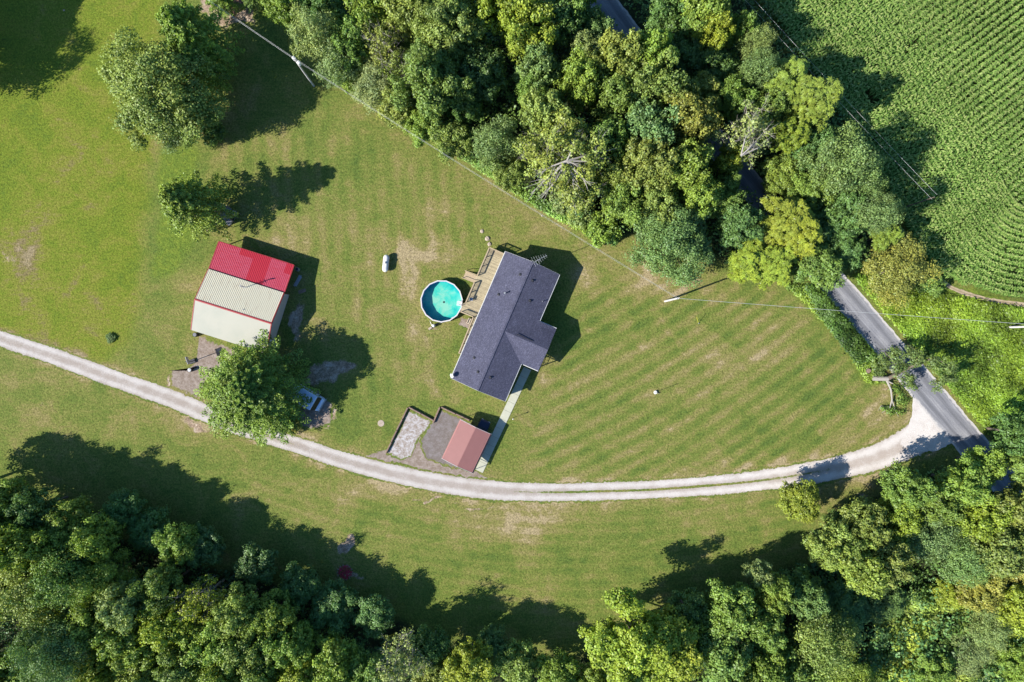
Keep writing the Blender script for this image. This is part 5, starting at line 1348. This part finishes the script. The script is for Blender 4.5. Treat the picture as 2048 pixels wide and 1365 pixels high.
# ------------------------------------------------------------------ leafy stuff: undergrowth, thicket, weeds, hedge
def wscatter(poly_px, n, seed, avoid=None):
    r = np.random.default_rng(seed); pl = np.array(wpts(poly_px)); lo, hi = pl.min(0), pl.max(0); out = []
    while sum(len(o) for o in out) < n:
        q = r.uniform(lo, hi, (n * 2, 2)); k = inpoly(q[:, 0], q[:, 1], [tuple(p) for p in pl]); q = q[k]
        if avoid is not None: q = q[avoid(q)]
        out.append(q)
    return np.concatenate(out)[:n], r
roadpts = ROAD[::3]
def off_road(q, m=.35):
    d = np.min(np.hypot(q[:, None, 0] - roadpts[None, :, 0], q[:, None, 1] - roadpts[None, :, 1]) - roadpts[None, :, 2], axis=1); return d > m
def clumps(name, poly, ncl, per, hfun, size, col, seed, spread=.45, avoid=off_road, aspect=1.5, label=None, cat=None, vary=True):
    q, r = wscatter(poly, ncl, seed, avoid)
    hh = hfun(q, r)
    c = np.repeat(np.c_[q, hh], per, 0); d = r.normal(size=(len(c), 3)); d[:, 2] = np.abs(d[:, 2]) * .7
    C = c + d * spread * (1, 1, .6); C[:, 2] = np.maximum(C[:, 2], .04)
    Nn = d * .6 + (0, 0, .8) + r.normal(size=(len(c), 3)) * .4
    V, F = leaves(C, Nn, size * r.uniform(.6, 1.4, len(C)), aspect, r)
    T = np.clip(np.repeat(vnoise(q[:, 0] + 300, q[:, 1] + 300, 2.5, seed) * .8 + .1, per) + r.normal(size=len(C)) * .18, 0, 1)
    Hu = np.clip(np.repeat(vnoise(q[:, 0] + 300, q[:, 1] + 300, 6, seed + 1) * .9 + .05, per) + r.normal(size=len(C)) * .1, 0, 1)
    o = link(name, npmesh(name, V, F, M['leaf'], {'tint': ('FACE', T), 'hue': ('FACE', Hu)})); o.color = (*col, 1)
    if label: tag(o, label, cat)
    else: tag(o, kind='stuff')
    return o
NWP = [(560, -60), (640, 0), (700, 100), (740, 190), (810, 225), (900, 295), (1000, 355), (1110, 420), (1240, 475), (1440, 520), (1560, 560), (1650, 560), (1720, 530), (1790, 520), (1760, 420), (1700, 290), (1600, 150), (1520, 0), (1480, -100)]
clear = wpts([(820, 30), (865, 40), (858, 110), (835, 135), (800, 120), (810, 80)])
av = lambda q: off_road(q) & ~inpoly(q[:, 0], q[:, 1], clear)
clumps('undergrowth', NWP, 3200, 12, lambda q, r: r.uniform(.3, 5.0, len(q)), .30, (.055, .10, .028), 21, .5, av)
SWP = [(-120, 985), (0, 1000), (120, 1040), (260, 1075), (400, 1125), (540, 1165), (640, 1215), (760, 1255), (900, 1290), (1010, 1310), (1150, 1335), (1230, 1330), (1230, 1450), (-120, 1450)]
clumps('undergrowth', SWP, 2600, 12, lambda q, r: r.uniform(.3, 4.5, len(q)), .30, (.045, .09, .028), 22, .5)
SEP = [(1230, 1300), (1320, 1210), (1420, 1180), (1560, 1140), (1640, 1110), (1670, 1050), (1720, 1010), (1800, 950), (1880, 930), (1960, 1000), (2060, 1100), (2100, 1450), (1230, 1450)]
clumps('undergrowth', SEP, 2600, 12, lambda q, r: r.uniform(.3, 4.5, len(q)), .30, (.055, .105, .030), 23, .5)
# tall weeds thicket lower right
TP = [(1770, 1180), (1850, 1170), (1900, 1150), (2120, 1180), (2120, 1430), (1740, 1430), (1720, 1330), (1740, 1250)]
clumps('thicket', TP, 3600, 14, lambda q, r: .6 + 2.4 * vnoise(q[:, 0] + 200, q[:, 1] + 200, 1.6, 8), .30, (.125, .175, .035), 24, .32)
# verge weeds right of the road
VP = [(1700, 550), (1740, 560), (1850, 575), (1905, 592), (1975, 606), (2120, 620), (2140, 1060), (2060, 965), (1990, 885), (1900, 780), (1815, 680), (1750, 610)]
clumps('verge_weeds', VP, 9000, 9, lambda q, r: .05 + .55 * vnoise(q[:, 0] + 200, q[:, 1] + 200, 2.2, 9), .24, (.088, .142, .016), 25, .24, lambda q: off_road(q, .9) & ~inpoly(q[:, 0], q[:, 1], wpts([(1880, 556), (1925, 573), (1980, 588), (2060, 597), (2200, 601), (2200, 622), (2050, 618), (1975, 608), (1915, 593)])))
VL = [(1560, 565), (1640, 580), (1700, 650), (1745, 705), (1775, 765), (1735, 765), (1700, 705), (1655, 650), (1600, 595)]
clumps('verge_weeds', VL, 1300, 9, lambda q, r: r.uniform(.05, .45, len(q)), .22, (.09, .145, .025), 26, .22)
EP = [(690, 130), (720, 175), (790, 225), (860, 275), (930, 320), (1010, 372), (1090, 425), (1160, 460), (1230, 490), (1235, 470), (1150, 435), (1050, 385), (900, 285), (780, 195), (720, 140)]
clumps('edge_weeds', EP, 1500, 9, lambda q, r: r.uniform(.05, .7, len(q)), .22, (.10, .165, .035), 27, .25)
# hedge at the left side of the road
HP = [(1612, 572), (1634, 576), (1676, 634), (1716, 684), (1744, 716), (1716, 722), (1682, 686), (1645, 634)]
hb = clumps('hedge', HP, 420, 46, lambda q, r: .2 + 1.2 * vnoise(q[:, 0] + 200, q[:, 1] + 200, 1.4, 31), .2, (.038, .074, .015), 29, .42, lambda q: off_road(q, .75), label='scraggly dark green hedge strip along the left side of the paved road', cat='hedge')
t = tree(221, 676, 9, .5, 'bush', 'D', 'x'); t['label'] = 'small dark weed clump alone in the left field above the driveway'; t.name = 'weed_clump'; t['category'] = 'weeds'

# ------------------------------------------------------------------ broken tree over the road
ft = thing('fallen_tree', 'broken leafy tree hanging across the paved road with a pale snapped trunk', 'fallen tree', (0, 0, 0))
def W3(px, py, z): return P(px, py, z)
b = MB()
b.path([W3(1746, 757, .7), W3(1776, 758, 1.0)], [.42, .38], 12)
b.build('trunk', M['deadwood'], ft)
b = MB()
b.path([W3(1776, 758, 1.0), W3(1800, 745, 2.2), W3(1835, 728, 4.2), W3(1870, 715, 5.2), W3(1900, 735, 5.6)], [.34, .26, .2, .14, .05], 8)
b.path([W3(1800, 745, 2.2), W3(1785, 720, 3.0), W3(1770, 705, 3.2)], [.2, .12, .04], 6)
b.path([W3(1835, 728, 4.2), W3(1830, 700, 4.6), W3(1815, 690, 4.4)], [.14, .08, .03], 6)
b.build('limb', M['bark'], ft)
b = MB()
b.path([W3(1774, 762, .9), W3(1782, 780, .8), W3(1784, 800, .6), W3(1780, 815, .4), W3(1764, 826, .3)], [.2, .15, .12, .09, .03], 7)
b.path([W3(1784, 800, .6), W3(1790, 820, .35), W3(1797, 834, .2)], [.1, .06, .02], 6); b.path([W3(1780, 815, .4), W3(1762, 812, .3), W3(1756, 822, .2)], [.07, .04, .015], 5); b.path([W3(1774, 762, .9), W3(1786, 768, 1.1)], [.15, .08], 6)
b.build('bare_branch', M['deadwood'], ft)
MB().box((*W3(1788, 752, 1.0)[:2], 1.0), (.9, .5, .4), .4, .2).build('splintered_wood', M['orange'], ft, bevel=.05)
r = np.random.default_rng(77)
def foliage(name, blobs, per, col, leaf=.26):
    C = []; Nn = []; T = []
    for px, py, z, rp, dz in blobs:
        c = np.array(W3(px, py, z)); n = int(per * (rp / 20) ** 2); d = sphere_dirs(n, r, .3); k = r.uniform(.2, 1, (n, 1)) ** .6
        sub = r.normal(size=(max(4, n // 40), 3)); sub /= np.linalg.norm(sub, axis=1, keepdims=True); ctr = c + sub * (rp / K * .8, rp / K * .8, dz) * r.uniform(.3, 1, (len(sub), 1))
        ids = r.integers(0, len(sub), n); C.append(ctr[ids] + d * r.uniform(.15, .75, (n, 1))); Nn.append(d + (0, 0, .7)); T.append(np.clip(r.uniform(.2, .8, len(sub))[ids] + r.normal(size=n) * .15, 0, 1))
    C = np.concatenate(C); C[:, 2] = np.maximum(C[:, 2], .05); V, F = leaves(C, np.concatenate(Nn), leaf * r.uniform(.6, 1.3, len(C)), 1.5, r); T = np.concatenate(T)
    o = link(name, npmesh(name, V, F, M['leaf'], {'tint': ('FACE', T), 'hue': ('FACE', np.clip(.5 + r.normal(size=len(T)) * .15, 0, 1))}), ft); o.color = (*col, 1); return o
foliage('crown', [(1765, 722, 2.2, 24, .8), (1790, 710, 3.4, 22, .9), (1818, 706, 4.2, 18, .9), (1757, 740, 1.6, 16, .6), (1798, 735, 3.0, 24, .8), (1830, 725, 4.0, 20, .8), (1815, 760, 2.6, 18, .6), (1868, 722, 5.2, 20, .9), (1890, 735, 5.6, 26, 1.1), (1895, 760, 4.8, 20, .9), (1875, 770, 4.0, 14, .6), (1845, 712, 4.8, 14, .5)], 620, (.062, .092, .026), .19)
foliage('fallen_leaves', [(1795, 775, .5, 18, .3), (1805, 800, .4, 18, .3), (1775, 820, .3, 16, .2), (1825, 770, .4, 14, .2), (1800, 825, .3, 12, .2)], 420, (.070, .115, .022), .18)
t = thing('log_section', 'round cut log section with reddish face beside the broken tree', 'log', P2(1733, 742), .5)
MB().tube((0, 0, 0), (0, 0, .7), .42, .40, n=18).build('bark_ring', M['bark'], t); MB().lathe([(.36, .70), (.36, .712), (.01, .715)], 18).build('cut_face', M['tie'], t)

# ------------------------------------------------------------------ cornfield
edge = catmull(wpts([(1452, -130), (1545, 0), (1595, 70), (1700, 232), (1790, 380), (1845, 478), (1898, 545), (1965, 583), (2060, 600), (2200, 604)]), .22)
T_ = np.gradient(edge, axis=0); T_ /= np.linalg.norm(T_, axis=1, keepdims=True); N_ = np.stack([-T_[:, 1], T_[:, 0]], 1)
mid_ = edge[len(edge) // 2]; ref = np.array(P2(2040, 200))
if np.dot(N_[len(edge) // 2], ref - mid_) < 0: N_ = -N_
rows = []
HEAD = 15.0; sub = edge[::4]
k = -2; RS = 1.0
while k * RS < HEAD:
    q = edge + N_ * (k * RS + .3)
    d = np.min(np.hypot(q[:, None, 0] - sub[None, :, 0], q[:, None, 1] - sub[None, :, 1]), axis=1)
    ok = d > (k * RS + .3) * .97 - .1
    rows.append((q[ok], T_[ok])); k += 1
ra = R(37); u = np.array([cos(ra), sin(ra)]); v = np.array([-sin(ra), cos(ra)])
inner = []
for s_ in np.arange(-70, 90, 1.05):
    tt = np.arange(-20, 150, .17); q = v * s_ + np.outer(tt, u) + np.array([30, 0]); inner.append(q)
Q = np.concatenate(inner)
Q = Q[(Q[:, 0] > 35) & (Q[:, 0] < 93) & (Q[:, 1] < 63) & (Q[:, 1] > 0)]
d = np.full(len(Q), 1e9)
for e_ in sub: d = np.minimum(d, np.hypot(Q[:, 0] - e_[0], Q[:, 1] - e_[1]))
ix = np.array([np.argmin(np.hypot(edge[:, 0] - p[0], edge[:, 1] - p[1])) for p in Q[::1]]) if len(Q) < 60000 else None
side_ = np.einsum('ij,ij->i', Q - edge[ix], N_[ix]) if ix is not None else np.ones(len(Q))
keep = (d > HEAD - .1) & (side_ > 0)
plants = np.concatenate([q for q, _ in rows] + [Q[keep]]); az = np.concatenate([np.arctan2(t_[:, 1], t_[:, 0]) for _, t_ in rows] + [np.full(keep.sum(), ra)])
vis = (plants[:, 0] < 93) & (plants[:, 1] < 63); plants, az = plants[vis], az[vis]
r = np.random.default_rng(44); plants = plants + r.normal(size=plants.shape) * .05
trk = wpts([(1880, 556), (1925, 573), (1980, 588), (2060, 597), (2200, 601), (2200, 660), (2050, 660), (1960, 640), (1880, 600)]); kk = ~inpoly(plants[:, 0], plants[:, 1], trk); plants, az = plants[kk], az[kk]
gap = vnoise(plants[:, 0] + 100, plants[:, 1] + 100, 1.6, 61) > .93; plants, az = plants[~gap], az[~gap]
n = len(plants); L_ = 7
hz = 2.3 + .35 * vnoise(plants[:, 0] + 100, plants[:, 1] + 100, 5, 62) + r.normal(size=n) * .08
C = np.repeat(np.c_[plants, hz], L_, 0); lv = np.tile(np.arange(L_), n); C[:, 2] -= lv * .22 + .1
# leaves fan mostly across the row, as corn does, with scatter
a_ = np.repeat(az, L_) + pi / 2 + (lv % 2) * pi + r.normal(size=n * L_) * .75
D = np.stack([np.cos(a_), np.sin(a_), r.uniform(.05, .6, n * L_)], 1)
# fuller, wind-tangled plants over the middle of the field, clear rows towards the upper right and the lower headland
full = np.clip(1 - np.exp(-(((plants[:, 0] - 88) / 22) ** 2 + ((plants[:, 1] - 52) / 22) ** 2)) * 1.1 - np.exp(-(((plants[:, 0] - 88) / 26) ** 2 + ((plants[:, 1] - 12) / 20) ** 2)) * 1.1, 0, 1)
full = np.repeat(full, L_)
V, F = strips(C, D, r.uniform(.34, .62, n * L_) * (1 + .55 * full), .17 + .04 * full, .5, r)
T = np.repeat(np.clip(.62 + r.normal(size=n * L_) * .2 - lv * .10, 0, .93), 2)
# tassels
Ct = np.repeat(np.c_[plants, hz + .05], 2, 0); at_ = r.uniform(0, 6.28, len(Ct)); Dt = np.stack([np.cos(at_), np.sin(at_), np.full(len(Ct), 1.2)], 1)
V2, F2 = strips(Ct, Dt, .18, .035, -.1, r); T2 = np.full(len(F2), .97)
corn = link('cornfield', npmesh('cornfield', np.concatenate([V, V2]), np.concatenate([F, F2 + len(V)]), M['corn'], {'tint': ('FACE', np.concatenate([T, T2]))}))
tag(corn, kind='stuff')
